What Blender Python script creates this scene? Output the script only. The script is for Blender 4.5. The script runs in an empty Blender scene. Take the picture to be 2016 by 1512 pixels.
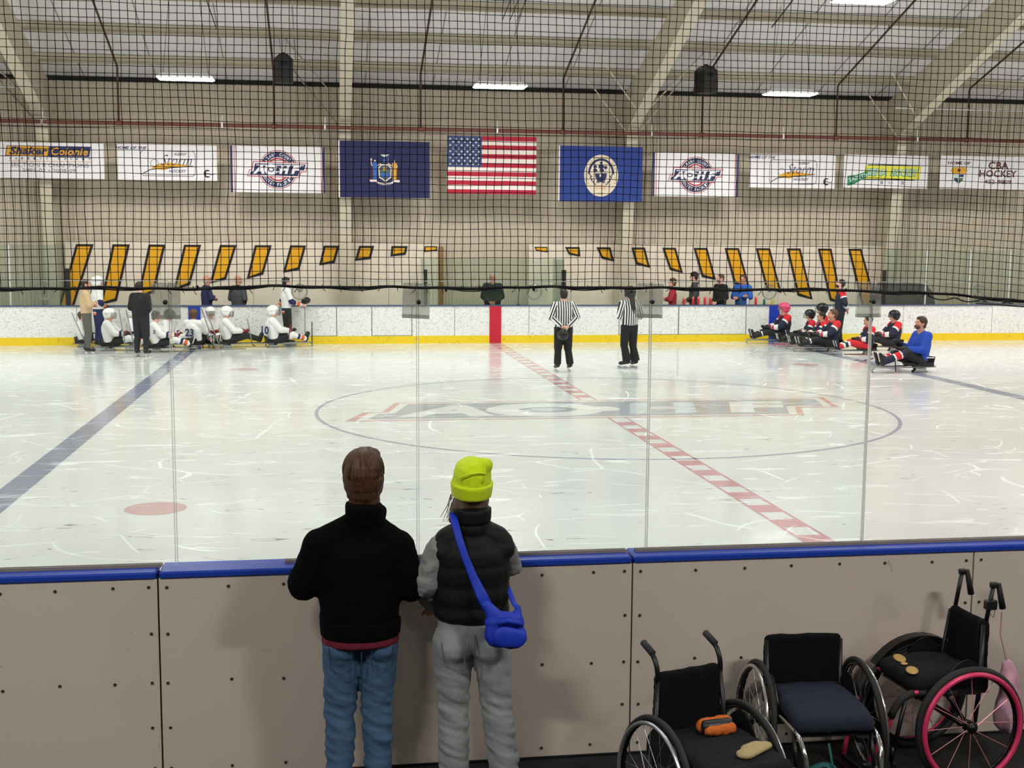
import bpy, bmesh, math, random
import numpy as np
from mathutils import Vector, Matrix, noise as mnoise
random.seed(7)
C = bpy.context.scene.collection
R_ = math.radians
# ------------------------------------------------------------------ camera, world, lamps, exposure
cam = bpy.data.cameras.new('camera'); camo = bpy.data.objects.new('camera', cam); C.objects.link(camo)
yaw, pit, rol = -0.1495, -0.1161, 0.0067
F = Vector((-math.sin(yaw), math.cos(yaw), 0)); RR = Vector((math.cos(yaw), math.sin(yaw), 0)); UU = Vector((0, 0, 1))
F, UU = F*math.cos(pit)+UU*math.sin(pit), UU*math.cos(pit)-F*math.sin(pit)
RR, UU = RR*math.cos(rol)+UU*math.sin(rol), UU*math.cos(rol)-RR*math.sin(rol)
M = Matrix((RR, UU, -F)).transposed().to_4x4(); M.translation = (-4.3722, -19.1295, 2.682)
camo.matrix_world = M
cam.sensor_width = 36; cam.lens = 36*2411/2016; cam.clip_start = .1; cam.clip_end = 200
sc = bpy.context.scene; sc.camera = camo
w = bpy.data.worlds.new('world'); sc.world = w; w.use_nodes = True
w.node_tree.nodes['Background'].inputs[0].default_value = (.9, .95, 1, 1)
w.node_tree.nodes['Background'].inputs[1].default_value = .05
sc.view_settings.view_transform = 'Standard'; sc.view_settings.look = 'None'
sc.view_settings.exposure = 0.13; sc.view_settings.gamma = 1; sc.view_settings.use_curve_mapping = False
sc.cycles.use_denoising = True
sc.cycles.max_bounces = 5; sc.cycles.diffuse_bounces = 3; sc.cycles.glossy_bounces = 2; sc.cycles.transmission_bounces = 3
sc.cycles.transparent_max_bounces = 16; sc.cycles.sample_clamp_indirect = 5; sc.cycles.use_adaptive_sampling = True; sc.cycles.adaptive_threshold = .03
sc.cycles.caustics_reflective = False; sc.cycles.caustics_refractive = False
LAMP_W = 98.0
WALL_Y, EAVE, SLOPE, RIDGE_Y = 15.0, 6.9, .333, -4.5
def lamp_z(y): return roof_z(y)-2.28+(.13 if y < 8 else 0)
def roof_z(y): return EAVE + (WALL_Y-y)*SLOPE if y > RIDGE_Y else EAVE + (WALL_Y-RIDGE_Y)*SLOPE - (RIDGE_Y-y)*SLOPE
LIGHT_X = [-28.88, -21.74, -14.6, -7.5, -.32, 6.82, 13.96, 21.1, 28.2]
LIGHT_Y = [10, 6, 2, -2, -6, -10]
for lx in LIGHT_X:
    for ly in LIGHT_Y:
        l = bpy.data.lights.new('high_bay_light', 'AREA'); l.shape = 'RECTANGLE'; l.size = 1.14; l.size_y = .42
        l.energy = LAMP_W; l.color = (1, .975, .94)
        o = bpy.data.objects.new('high_bay_light', l); C.objects.link(o); o.location = (lx, ly, lamp_z(ly)-.03)

for lx, ly in ((-13, -18), (-6.5, -18), (0, -18), (6.5, -18)):      # unseen fill lamps, added to brighten the spectators' side
    l = bpy.data.lights.new('stand_fill_light', 'AREA'); l.shape = 'RECTANGLE'; l.size = 1.24; l.size_y = .3
    l.energy = 165; l.color = (1, .96, .92)
    o = bpy.data.objects.new('stand_fill_light', l); C.objects.link(o); o.location = (lx, ly, 5.2)

# ------------------------------------------------------------------ helpers
def S(r, g, b):
    f = lambda c: ((c/255+.055)/1.055)**2.4 if c > 10 else c/255/12.92
    return (f(r), f(g), f(b), 1)
MATS = {}
def mat(name, col, rough=.6, metal=0, var=0, vscale=8, bump=0, bscale=60, coat=0, emit=0, stretch=(1, 1, 1), spec=.5, sheen=0):
    if name in MATS: return MATS[name]
    m = bpy.data.materials.new(name); m.use_nodes = True; nt = m.node_tree; b = nt.nodes['Principled BSDF']
    b.inputs['Base Color'].default_value = col; b.inputs['Roughness'].default_value = rough
    b.inputs['Metallic'].default_value = metal; b.inputs['Coat Weight'].default_value = coat
    b.inputs['Specular IOR Level'].default_value = spec
    if sheen: b.inputs['Sheen Weight'].default_value = sheen
    if emit: b.inputs['Emission Color'].default_value = col; b.inputs['Emission Strength'].default_value = emit
    tc = nt.nodes.new('ShaderNodeTexCoord'); mp = nt.nodes.new('ShaderNodeMapping'); mp.inputs['Scale'].default_value = stretch
    nt.links.new(tc.outputs['Object'], mp.inputs[0])
    if var:
        n = nt.nodes.new('ShaderNodeTexNoise'); n.inputs['Scale'].default_value = vscale; n.inputs['Detail'].default_value = 4
        nt.links.new(mp.outputs[0], n.inputs[0])
        mx = nt.nodes.new('ShaderNodeMix'); mx.data_type = 'RGBA'
        mx.inputs[6].default_value = tuple(c*(1-var) for c in col[:3])+(1,); mx.inputs[7].default_value = tuple(min(1, c*(1+var)) for c in col[:3])+(1,)
        nt.links.new(n.outputs[0], mx.inputs[0]); nt.links.new(mx.outputs[2], b.inputs['Base Color'])
    if bump:
        n2 = nt.nodes.new('ShaderNodeTexNoise'); n2.inputs['Scale'].default_value = bscale; n2.inputs['Detail'].default_value = 3
        nt.links.new(mp.outputs[0], n2.inputs[0]); bp = nt.nodes.new('ShaderNodeBump'); bp.inputs['Strength'].default_value = bump
        bp.inputs['Distance'].default_value = .01
        nt.links.new(n2.outputs[0], bp.inputs['Height']); nt.links.new(bp.outputs[0], b.inputs['Normal'])
    if emit: m.cycles.emission_sampling = 'NONE'
    MATS[name] = m; return m
def nmath(nt, op, a, b=None, c=None):
    n = nt.nodes.new('ShaderNodeMath'); n.operation = op
    for i, v in enumerate((a, b, c)):
        if v is None: continue
        if hasattr(v, 'type') and hasattr(v, 'node'): nt.links.new(v, n.inputs[i])
        else: n.inputs[i].default_value = v
    return n.outputs[0]
def ice_mat(name, col, depth=.5):
    "painted ice under a clear scratched top: one recipe, the paint colour differs"
    m = bpy.data.materials.new(name); m.use_nodes = True; nt = m.node_tree; b = nt.nodes['Principled BSDF']
    g = nt.nodes.new('ShaderNodeNewGeometry'); P = g.outputs['Position']
    def nz(scale, det, st=(1, 1, 1), dist=0, rz=0, out=0, src=None):
        mp = nt.nodes.new('ShaderNodeMapping'); mp.inputs['Scale'].default_value = st; mp.inputs['Rotation'].default_value = (0, 0, rz)
        nt.links.new(P, mp.inputs[0]); n = nt.nodes.new('ShaderNodeTexNoise'); n.noise_dimensions = '2D'; n.inputs['Scale'].default_value = scale
        n.inputs['Detail'].default_value = det; n.inputs['Distortion'].default_value = dist; nt.links.new(mp.outputs[0], n.inputs[0]); return n.outputs[out]
    DN = nz(.35, 1.5, out=1); SP = nt.nodes.new('ShaderNodeSeparateColor'); nt.links.new(nz(.9, 2, out=1), SP.inputs[0])
    def lines(scale, wdt, dist, st, rz, lo, ch):
        mp = nt.nodes.new('ShaderNodeMapping'); mp.inputs['Scale'].default_value = st; mp.inputs['Rotation'].default_value = (0, 0, rz)
        nt.links.new(P, mp.inputs[0])
        ad = nt.nodes.new('ShaderNodeVectorMath'); ad.operation = 'MULTIPLY_ADD'; ad.inputs[1].default_value = (dist,)*3
        nt.links.new(DN, ad.inputs[0]); nt.links.new(mp.outputs[0], ad.inputs[2])
        v = nt.nodes.new('ShaderNodeTexVoronoi'); v.voronoi_dimensions = '2D'; v.feature = 'DISTANCE_TO_EDGE'; v.inputs['Scale'].default_value = scale
        nt.links.new(ad.outputs[0], v.inputs[0])
        l = nmath(nt, 'MAXIMUM', nmath(nt, 'MULTIPLY_ADD', v.outputs[0], -1/wdt, 1.0), 0.0)
        k = nmath(nt, 'MULTIPLY_ADD', SP.outputs[ch], 6.0, -6.0*lo); k.node.use_clamp = True
        return nmath(nt, 'MULTIPLY', l, k)
    s1 = lines(.55, .016, 2.4, (.7, 1.7, 1), .2, .47, 0)
    s2 = lines(1.0, .02, 3.2, (.45, 1.6, 1), -.35, .5, 1)
    s3 = lines(.4, .008, 1.0, (.8, 1.2, 1), .9, .46, 2)
    sn = nmath(nt, 'MAXIMUM', nmath(nt, 'MULTIPLY_ADD', nz(2.2, 5, (.45, 2.0, 1), .6), 6.0, -3.66), 0.0)
    sc_ = nmath(nt, 'MINIMUM', nmath(nt, 'ADD', nmath(nt, 'ADD', s1, s2), nmath(nt, 'ADD', s3, sn)), 1.0)
    big = nz(.22, 4, (1, 1.8, 1))
    mx = nt.nodes.new('ShaderNodeMix'); mx.data_type = 'RGBA'; nt.links.new(big, mx.inputs[0])
    mx.inputs[6].default_value = tuple(c*.86 for c in col[:3])+(1,); mx.inputs[7].default_value = tuple(min(1, c*1.1) for c in col[:3])+(1,)
    m2 = nt.nodes.new('ShaderNodeMix'); m2.data_type = 'RGBA'; nt.links.new(nmath(nt, 'MULTIPLY', sc_, .34), m2.inputs[0])
    nt.links.new(mx.outputs[2], m2.inputs[6]); m2.inputs[7].default_value = (.93, .95, .95, 1)
    dk = nmath(nt, 'GREATER_THAN', nz(7, 1.5, (.5, 2.2, 1), 1.2, .5), .755)
    m3 = nt.nodes.new('ShaderNodeMix'); m3.data_type = 'RGBA'; nt.links.new(nmath(nt, 'MULTIPLY', dk, .7), m3.inputs[0])
    nt.links.new(m2.outputs[2], m3.inputs[6]); m3.inputs[7].default_value = (.18, .17, .14, 1)
    nt.links.new(m3.outputs[2], b.inputs['Base Color'])
    ro = nmath(nt, 'ADD', nmath(nt, 'MULTIPLY', big, .09), nmath(nt, 'MULTIPLY', sc_, .35))
    nt.links.new(nmath(nt, 'ADD', ro, .085), b.inputs['Roughness']); b.inputs['IOR'].default_value = 1.31; b.inputs['Specular IOR Level'].default_value = .5
    bp = nt.nodes.new('ShaderNodeBump'); bp.inputs['Strength'].default_value = .2; bp.inputs['Distance'].default_value = .01
    nt.links.new(nz(1.3, 2, (.5, 1, 1)), bp.inputs['Height']); nt.links.new(bp.outputs[0], b.inputs['Normal'])
    MATS[name] = m; return m
def scuffed(name, col, dark, thr=.6, scale=14, rough=.45, amt=.7, st=(1, 1, 1)):
    "board plastic with puck marks"
    m = mat(name, col, rough, var=.04, vscale=1.3); nt = m.node_tree; b = nt.nodes['Principled BSDF']
    src = b.inputs['Base Color'].links[0].from_socket; g = nt.nodes.new('ShaderNodeNewGeometry')
    def nz(s, st2, d=0, rr=0):
        mp = nt.nodes.new('ShaderNodeMapping'); mp.inputs['Scale'].default_value = st2; mp.inputs['Rotation'].default_value = (0, rr, 0)
        nt.links.new(g.outputs['Position'], mp.inputs[0]); n = nt.nodes.new('ShaderNodeTexNoise'); n.inputs['Scale'].default_value = s
        n.inputs['Detail'].default_value = 3; n.inputs['Distortion'].default_value = d; nt.links.new(mp.outputs[0], n.inputs[0]); return n.outputs[0]
    a = nmath(nt, 'SUBTRACT', nz(scale, tuple(q*w_ for q, w_ in zip((1, 1, 2.6), st)), 1.5, .5), thr)
    a2 = nmath(nt, 'SUBTRACT', nz(scale*1.3, (2.6, 1, 1), 1.2, -.4), thr+.02)
    a = nmath(nt, 'MULTIPLY', nmath(nt, 'MAXIMUM', nmath(nt, 'MAXIMUM', a, a2), 0.0), 9.0); a = nmath(nt, 'MINIMUM', a, 1.0)
    a = nmath(nt, 'MULTIPLY', a, amt)
    mx = nt.nodes.new('ShaderNodeMix'); mx.data_type = 'RGBA'; nt.links.new(a, mx.inputs[0]); nt.links.new(src, mx.inputs[6]); mx.inputs[7].default_value = dark
    nt.links.new(mx.outputs[2], b.inputs['Base Color']); return m
def glass_mat(name, tint, refl=1.0, haze=0.0):
    m = bpy.data.materials.new(name); m.use_nodes = True; nt = m.node_tree; nt.nodes.remove(nt.nodes['Principled BSDF'])
    out = nt.nodes['Material Output']; t = nt.nodes.new('ShaderNodeBsdfTransparent'); t.inputs[0].default_value = tint
    gl = nt.nodes.new('ShaderNodeBsdfGlossy'); gl.inputs['Roughness'].default_value = .02
    fr = nt.nodes.new('ShaderNodeFresnel'); fr.inputs[0].default_value = 1.45
    mx = nt.nodes.new('ShaderNodeMixShader'); nt.links.new(nmath(nt, 'MULTIPLY', fr.outputs[0], refl), mx.inputs[0])
    nt.links.new(t.outputs[0], mx.inputs[1]); nt.links.new(gl.outputs[0], mx.inputs[2]); last = mx.outputs[0]
    if haze:
        d = nt.nodes.new('ShaderNodeBsdfTranslucent'); d.inputs[0].default_value = (.8, .82, .8, 1)
        d2 = nt.nodes.new('ShaderNodeBsdfDiffuse'); d2.inputs[0].default_value = (.8, .82, .8, 1)
        ad = nt.nodes.new('ShaderNodeMixShader'); ad.inputs[0].default_value = .5; nt.links.new(d.outputs[0], ad.inputs[1]); nt.links.new(d2.outputs[0], ad.inputs[2])
        m2 = nt.nodes.new('ShaderNodeMixShader'); m2.inputs[0].default_value = haze
        nt.links.new(last, m2.inputs[1]); nt.links.new(ad.outputs[0], m2.inputs[2]); last = m2.outputs[0]
    nt.links.new(last, out.inputs[0]); MATS[name] = m; return m

class MB:
    def __init__(s): s.v = []; s.f = []; s.mi = []
    def add(s, vs, fs, mi=0):
        o = len(s.v); s.v += [tuple(p) for p in vs]; s.f += [tuple(i+o for i in q) for q in fs]; s.mi += [mi]*len(fs); return s
    def box(s, a, b, mi=0, bev=0):
        x0, y0, z0 = a; x1, y1, z1 = b
        if bev:
            vs = []; c = bev
            for z, k in ((z0, c), (z0+c, 0), (z1-c, 0), (z1, c)):
                for (x, y) in ((x0+k, y0+c), (x0+c, y0+k), (x1-c, y0+k), (x1-k, y0+c), (x1-k, y1-c), (x1-c, y1-k), (x0+c, y1-k), (x0+k, y1-c)): vs.append((x, y, z))
            fs = [tuple(range(7, -1, -1)), tuple(range(24, 32))]
            for r in range(3):
                for i in range(8): j = (i+1) % 8; fs.append((r*8+i, r*8+j, r*8+8+j, r*8+8+i))
            return s.add(vs, fs, mi)
        vs = [(x, y, z) for z in (z0, z1) for x, y in ((x0, y0), (x1, y0), (x1, y1), (x0, y1))]
        return s.add(vs, [(3, 2, 1, 0), (4, 5, 6, 7), (0, 1, 5, 4), (1, 2, 6, 5), (2, 3, 7, 6), (3, 0, 4, 7)], mi)
    def tube(s, path, r, n=8, mi=0, closed=False, cap=True, fl=1.0, up=None):
        P = [Vector(p) for p in path]; m = len(P); rs = r if isinstance(r, (list, tuple)) else [r]*m
        vs = []; prev = None
        for i, p in enumerate(P):
            if closed: t = P[(i+1) % m]-P[i-1]
            else: t = P[min(i+1, m-1)]-P[max(i-1, 0)]
            t = t.normalized() if t.length else Vector((0, 0, 1))
            if up is not None: a = Vector(up)
            elif prev is None: a = Vector((0, 0, 1)) if abs(t.z) < .9 else Vector((1, 0, 0))
            else: a = prev
            a = (a-t*a.dot(t)); a = a.normalized() if a.length > 1e-6 else t.orthogonal().normalized(); prev = a; b = t.cross(a)
            for k in range(n):
                q = 2*math.pi*k/n; vs.append(p+(a*math.cos(q)*fl+b*math.sin(q))*rs[i])
        fs = []
        for i in range(m if closed else m-1):
            j = (i+1) % m
            for k in range(n): l = (k+1) % n; fs.append((i*n+k, i*n+l, j*n+l, j*n+k))
        if cap and not closed: fs += [tuple(range(n-1, -1, -1)), tuple((m-1)*n+k for k in range(n))]
        return s.add(vs, fs, mi)
    def cap(s, a, b, ra, rb, side=(1, 0, 0), fl=1.0, e0=1.0, e1=1.0, n=14, mi=0, hr=3):
        "tapered capsule, elliptic section, its wide axis along side"
        a = Vector(a); b = Vector(b); t = (b-a); L = t.length
        t = t.normalized() if L > 1e-6 else Vector((0, 0, 1)); u = Vector(side); u = u-t*u.dot(t)
        u = u.normalized() if u.length > 1e-4 else t.orthogonal().normalized(); v = t.cross(u)
        rings = []
        for k in range(hr): q = math.pi/2*(k+.3)/(hr+.3); rings.append((a-t*ra*math.cos(q)*e0, ra*math.sin(q)))
        rings.append((a, ra)); rings.append((b, rb))
        for k in range(hr-1, -1, -1): q = math.pi/2*(k+.3)/(hr+.3); rings.append((b+t*rb*math.cos(q)*e1, rb*math.sin(q)))
        vs = []
        for c, r in rings:
            for k in range(n): q = 2*math.pi*k/n; vs.append(c+u*math.cos(q)*r+v*math.sin(q)*r*fl)
        fs = [tuple(range(n-1, -1, -1))]
        for i in range(len(rings)-1):
            for k in range(n): l = (k+1) % n; fs.append((i*n+k, i*n+l, i*n+n+l, i*n+n+k))
        fs.append(tuple((len(rings)-1)*n+k for k in range(n))); return s.add(vs, fs, mi)
    def ell(s, c, r, n=14, m=9, mi=0, rot=None):
        c = Vector(c); vs = [c+((rot@Vector((0, 0, -r[2]))) if rot else Vector((0, 0, -r[2])))]
        for i in range(1, m):
            q = -math.pi/2+math.pi*i/m
            for k in range(n):
                a = 2*math.pi*k/n; p = Vector((r[0]*math.cos(q)*math.cos(a), r[1]*math.cos(q)*math.sin(a), r[2]*math.sin(q)))
                vs.append(c+(rot@p if rot else p))
        vs.append(c+((rot@Vector((0, 0, r[2]))) if rot else Vector((0, 0, r[2])))); N = len(vs)-1; fs = []
        for k in range(n): fs.append((0, 1+(k+1) % n, 1+k)); fs.append((N, N-n+k, N-n+(k+1) % n))
        for i in range(m-2):
            for k in range(n): l = (k+1) % n; fs.append((1+i*n+k, 1+i*n+l, 1+i*n+n+l, 1+i*n+n+k))
        return s.add(vs, fs, mi)
    def lathe(s, prof, n=20, mi=0, c=(0, 0, 0)):
        vs = []
        for r, z in prof:
            for k in range(n): a = 2*math.pi*k/n; vs.append((c[0]+r*math.cos(a), c[1]+r*math.sin(a), c[2]+z))
        fs = [(i*n+k, i*n+(k+1) % n, i*n+n+(k+1) % n, i*n+n+k) for i in range(len(prof)-1) for k in range(n)]
        return s.add(vs, fs, mi)
    def prism(s, poly, y0, y1, mi=0):
        "polygon in x,z extruded along y"
        n = len(poly); vs = [(x, y0, z) for x, z in poly]+[(x, y1, z) for x, z in poly]
        fs = [tuple(range(n)), tuple(range(2*n-1, n-1, -1))]+[(i, i+n, (i+1) % n+n, (i+1) % n) for i in range(n)]
        return s.add(vs, fs, mi)
    def xf(s, M):
        s.v = [tuple(M@Vector(p)) for p in s.v]; return s
    def mesh(s, name, mats, smooth=False):
        me = bpy.data.meshes.new(name); me.from_pydata(s.v, [], s.f)
        for m in (mats if isinstance(mats, (list, tuple)) else [mats]): me.materials.append(m)
        if any(s.mi): me.polygons.foreach_set('material_index', s.mi)
        if smooth: me.polygons.foreach_set('use_smooth', [True]*len(s.f))
        me.update(); return me
    def build(s, name, mats, parent=None, smooth=False, kind=None, label=None):
        o = bpy.data.objects.new(name, s.mesh(name, mats, smooth)); C.objects.link(o)
        if parent: o.parent = parent
        if kind: o['kind'] = kind
        if label: o['label'] = label
        return o
def tag(o, label, cat, group=None):
    o['label'] = label; o['category'] = cat
    if group: o['group'] = group
    return o
def thing(name, label=None, cat=None, loc=(0, 0, 0), rz=0, group=None, kind=None):
    o = bpy.data.objects.new(name, None); C.objects.link(o); o.location = loc; o.rotation_euler = (0, 0, rz); o.empty_display_size = .1
    if label: tag(o, label, cat, group)
    if kind: o['kind'] = kind
    return o
def inst(o, name, loc, parent=None, rz=0):
    c = o.copy(); c.name = name; C.objects.link(c); c.location = loc; c.rotation_euler = (0, 0, rz)
    if parent: c.parent = parent
    return c
def copy_tree(o, parent=None):
    c = o.copy(); C.objects.link(c)
    if parent: c.parent = parent
    for ch in [q for q in bpy.data.objects if q.parent == o]: copy_tree(ch, c)
    return c
def bez(p0, p1, p2, n=8):
    p0, p1, p2 = map(Vector, (p0, p1, p2)); return [p0*(1-t)**2+p1*2*t*(1-t)+p2*t*t for t in [i/n for i in range(n+1)]]

# materials shared
M_wall = mat('beige_steel_siding', S(212, 200, 180), .55, var=.05, vscale=1.2)
M_wains = None
M_steel = mat('cream_painted_steel', S(204, 195, 172), .5, var=.04, vscale=2)
M_purlin = mat('beige_painted_purlin', S(196, 186, 162), .5)
M_roof = mat('white_vinyl_roof_insulation', S(224, 222, 222), .6, bump=.3, bscale=2, var=.05, vscale=.7)
M_eave = mat('near_black_eave_strip', S(18, 16, 16), .7)  # plain near-black colour of the strip along the eave
M_pipe = mat('rust_red_sprinkler_pipe', S(104, 56, 44), .5)
M_black = mat('black_plastic', S(22, 22, 24), .45)
M_blackcloth = mat('black_woven_cloth', S(12, 12, 14), .95, bump=.25, bscale=250, spec=.2)
M_rubber = mat('black_rubber_floor', S(28, 27, 27), .85, var=.3, vscale=90, bump=.4, bscale=160)
M_chrome = mat('polished_chrome', S(220, 220, 220), .15, 1)
M_alu = mat('brushed_aluminium', S(170, 172, 172), .35, .9)
M_bluecap = mat('blue_plastic_cap_rail', S(30, 66, 176), .4, spec=.3)
M_wains = scuffed('cream_wainscot_panel', S(240, 228, 208), S(150, 140, 110), .665, 5, .6, .6)
M_white = mat('white_plastic', S(235, 235, 232), .4)
M_yellow = scuffed('yellow_kick_plate', S(240, 205, 24), S(120, 100, 40), .62, 6, amt=.5)
M_boards = scuffed('white_scuffed_boards', S(240, 240, 238), S(120, 125, 122), .575, 13)
M_near = scuffed('off_white_board_backing', S(214, 202, 188), S(70, 62, 56), .71, 6, .5, .55)
M_redp = mat('red_painted_board', S(196, 26, 52), .4)
M_bluep = mat('blue_painted_board', S(22, 60, 176), .4)

# ------------------------------------------------------------------ the setting
ice = MB()
W, HX, RC = 12.93, 30.5, 8.5
ring = []
for cx_, cy_, a0 in ((HX-RC, W-RC, 0), (-HX+RC, W-RC, 90), (-HX+RC, -W+RC, 180), (HX-RC, -W+RC, 270)):
    for k in range(13): a = R_(a0+90*k/12); ring.append((cx_+RC*math.cos(a), cy_+RC*math.sin(a)))
ice.add([(x, y, 0) for x, y in ring], [tuple(range(len(ring)))])
iceo = ice.build('ice_sheet', ice_mat('white_skated_ice', (.81, .84, .825, 1)), kind='structure')
iceo['label'] = 'white skated ice sheet with painted lines'
def flat(polys, name, m, z=.0012, label=None):
    b = MB()
    for p in polys: b.add([(x, y, z) for x, y in p], [tuple(range(len(p)))])
    o = b.build(name, m, iceo, label=label); return o
I_red = ice_mat('red_line_paint_in_ice', (.66, .36, .38, 1)); I_blue = ice_mat('blue_line_paint_in_ice', (.30, .33, .44, 1))
I_redp = ice_mat('pale_red_paint_in_ice', (.68, .44, .42, 1)); I_navy = ice_mat('grey_navy_paint_in_ice', (.45, .48, .52, 1)); I_ring = ice_mat('circle_line_paint_in_ice', (.38, .40, .52, 1))
I_dot = ice_mat('face_off_dot_paint_in_ice', (.68, .46, .45, 1)); I_pale = ice_mat('pale_blue_paint_in_ice', (.66, .74, .78, 1))
cl = [[(-.155, -12.9), (-.12, -12.9), (-.12, 12.9), (-.155, 12.9)], [(.12, -12.9), (.155, -12.9), (.155, 12.9), (.12, 12.9)]]
y = -12.8
while y < 12.7:
    if not (-.99 < y+.15 < 1.25): cl.append([(-.12, y), (.12, y), (.12, y+.33), (-.12, y+.33)])
    y += .65
flat(cl, 'center_line', I_red)
for sx in (-7.72, 7.72): flat([[(sx-.155, -12.9), (sx+.155, -12.9), (sx+.155, 12.9), (sx-.155, 12.9)]], 'blue_line', I_blue)
cr = []
for k in range(96):
    a, b = 2*math.pi*k/96, 2*math.pi*(k+1)/96; r0, r1 = 4.54, 4.6
    cr.append([(r0*math.cos(a), r0*math.sin(a)), (r1*math.cos(a), r1*math.sin(a)), (r1*math.cos(b), r1*math.sin(b)), (r0*math.cos(b), r0*math.sin(b))])
flat(cr, 'center_circle', I_ring)
for sx in (-6.1, 6.1):
    for sy in (-6.7, 6.7): flat([[(sx+.305*math.cos(2*math.pi*k/32), sy+.305*math.sin(2*math.pi*k/32)) for k in range(32)]], 'face_off_dot', I_dot)

# floor
fl = MB(); fl.add([(-34, -25, 0), (34, -25, 0), (34, -12.93-.17, 0), (-34, -12.93-.17, 0)], [(0, 1, 2, 3)])
fl.add([(-34, 13.1, 0), (34, 13.1, 0), (34, 15.1, 0), (-34, 15.1, 0)], [(0, 1, 2, 3)])
fl.add([(-34, -13.1, 0), (-30.6, -13.1, 0), (-30.6, 13.1, 0), (-34, 13.1, 0)], [(0, 1, 2, 3)]); fl.add([(30.6, -13.1, 0), (34, -13.1, 0), (34, 13.1, 0), (30.6, 13.1, 0)], [(0, 1, 2, 3)])
fl.build('floor', M_rubber, kind='structure')

# back wall: corrugated siding panels, one mesh shared
prof = []
for k in range(3):
    x0 = k*.305
    prof += [(x0, 0), (x0+.02, 0), (x0+.028, -.042), (x0+.06, -.042), (x0+.08, 0), (x0+.15, 0), (x0+.158, -.018), (x0+.172, -.018), (x0+.18, 0), (x0+.235, 0), (x0+.243, -.018), (x0+.257, -.018), (x0+.265, 0)]
prof.append((.915, 0))
pb = MB(); n = len(prof); pb.add([(x, y, 0) for x, y in prof]+[(x, y, EAVE-.12) for x, y in prof], [(i+1, i, i+n, i+n+1) for i in range(n-1)])
wall = thing('wall_back', kind='structure'); pm = None
for k in range(74):
    x = -33.9+k*.915
    if pm is None: pm = pb.build('siding_panel', M_wall, wall); pm.location = (x, WALL_Y, 0)
    else: inst(pm, 'siding_panel', (x, WALL_Y, 0), wall)
ev = MB(); ev.box((-34, WALL_Y-.05, EAVE-.12), (34, WALL_Y+.05, EAVE-.01)); ev.build('eave_strip', M_eave, wall)
gt = MB(); gt.box((-34, WALL_Y-.07, 2.46), (34, WALL_Y-.036, 2.58)); 
bk = MB(); bk.box((-34, WALL_Y+.06, 0), (34, WALL_Y+.2, EAVE+.3)); bk.build('outer_skin', M_wall, wall)
for nm, x0, x1 in (('wall_left', -34.3, -34), ('wall_right', 34, 34.3)):
    b = MB(); b.add([(x, y, z) for x in (x0, x1) for (y, z) in ((-25, 0), (15.2, 0), (15.2, EAVE), (RIDGE_Y, roof_z(RIDGE_Y)), (-25, roof_z(-25)))],
        [(0, 1, 2, 3, 4), (9, 8, 7, 6, 5)]+[(i, i+5, (i+1) % 5+5, (i+1) % 5) for i in range(5)]); b.build(nm, M_wall, kind='structure')
b = MB(); b.box((-34, -25.2, 0), (34, -25, roof_z(-25))); b.build('wall_front', mat('dim_grey_block_wall', S(120, 116, 110), .8), kind='structure')
# roof and purlins
ceil = MB(); rz_ = roof_z(RIDGE_Y)
for (ya, za, yb, zb) in ((WALL_Y+.2, EAVE-.067, RIDGE_Y, rz_), (RIDGE_Y, rz_, -25.2, roof_z(-25.2))):
    N = 22
    for k in range(N):
        t0, t1 = k/N, (k+1)/N; q = [(ya+(yb-ya)*t, za+(zb-za)*t) for t in (t0, t1)]
        ceil.add([(-34.3, q[0][0], q[0][1]), (34.3, q[0][0], q[0][1]), (34.3, q[1][0], q[1][1]), (-34.3, q[1][0], q[1][1])], [(0, 1, 2, 3)])
ceilo = ceil.build('ceiling', M_roof, kind='structure')
yy = 13.75; pp = None
while yy > -24.5:
    z = roof_z(yy)
    if abs(yy-RIDGE_Y) > .5:
        if pp is None:
            p = MB(); p.box((-34, -.008, -.24), (34, .008, -.02)); p.box((-34, -.07, -.246), (34, .008, -.234)); p.box((-34, 0, -.03), (34, .07, -.018)); p.box((-34, -.07, -.246), (34, -.062, -.215))
            pp = p.build('purlin', M_purlin, ceilo); pp.location = (0, yy, z)
        else: inst(pp, 'purlin', (0, yy, z), ceilo)
    yy -= 1.55
# seams between roof insulation sheets
sm = None
for k in range(36):
    x = -33+k*1.83+.4
    if sm is None:
        b = MB(); L = WALL_Y-RIDGE_Y
        b.add([(0, 0, -.012), (.03, 0, -.012), (.03, -L, L*SLOPE-.012), (0, -L, L*SLOPE-.012), (0, 0, .01), (.03, 0, .01), (.03, -L, L*SLOPE+.01), (0, -L, L*SLOPE+.01)], [(0, 1, 2, 3), (0, 4, 5, 1), (3, 2, 6, 7), (0, 3, 7, 4), (1, 5, 6, 2)])
        sm = b.build('roof_seam', mat('grey_seam_tape', S(150, 146, 140), .6), ceilo); sm.location = (x, WALL_Y, EAVE)
    else: inst(sm, 'roof_seam', (x, WALL_Y, EAVE), ceilo)

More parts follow.
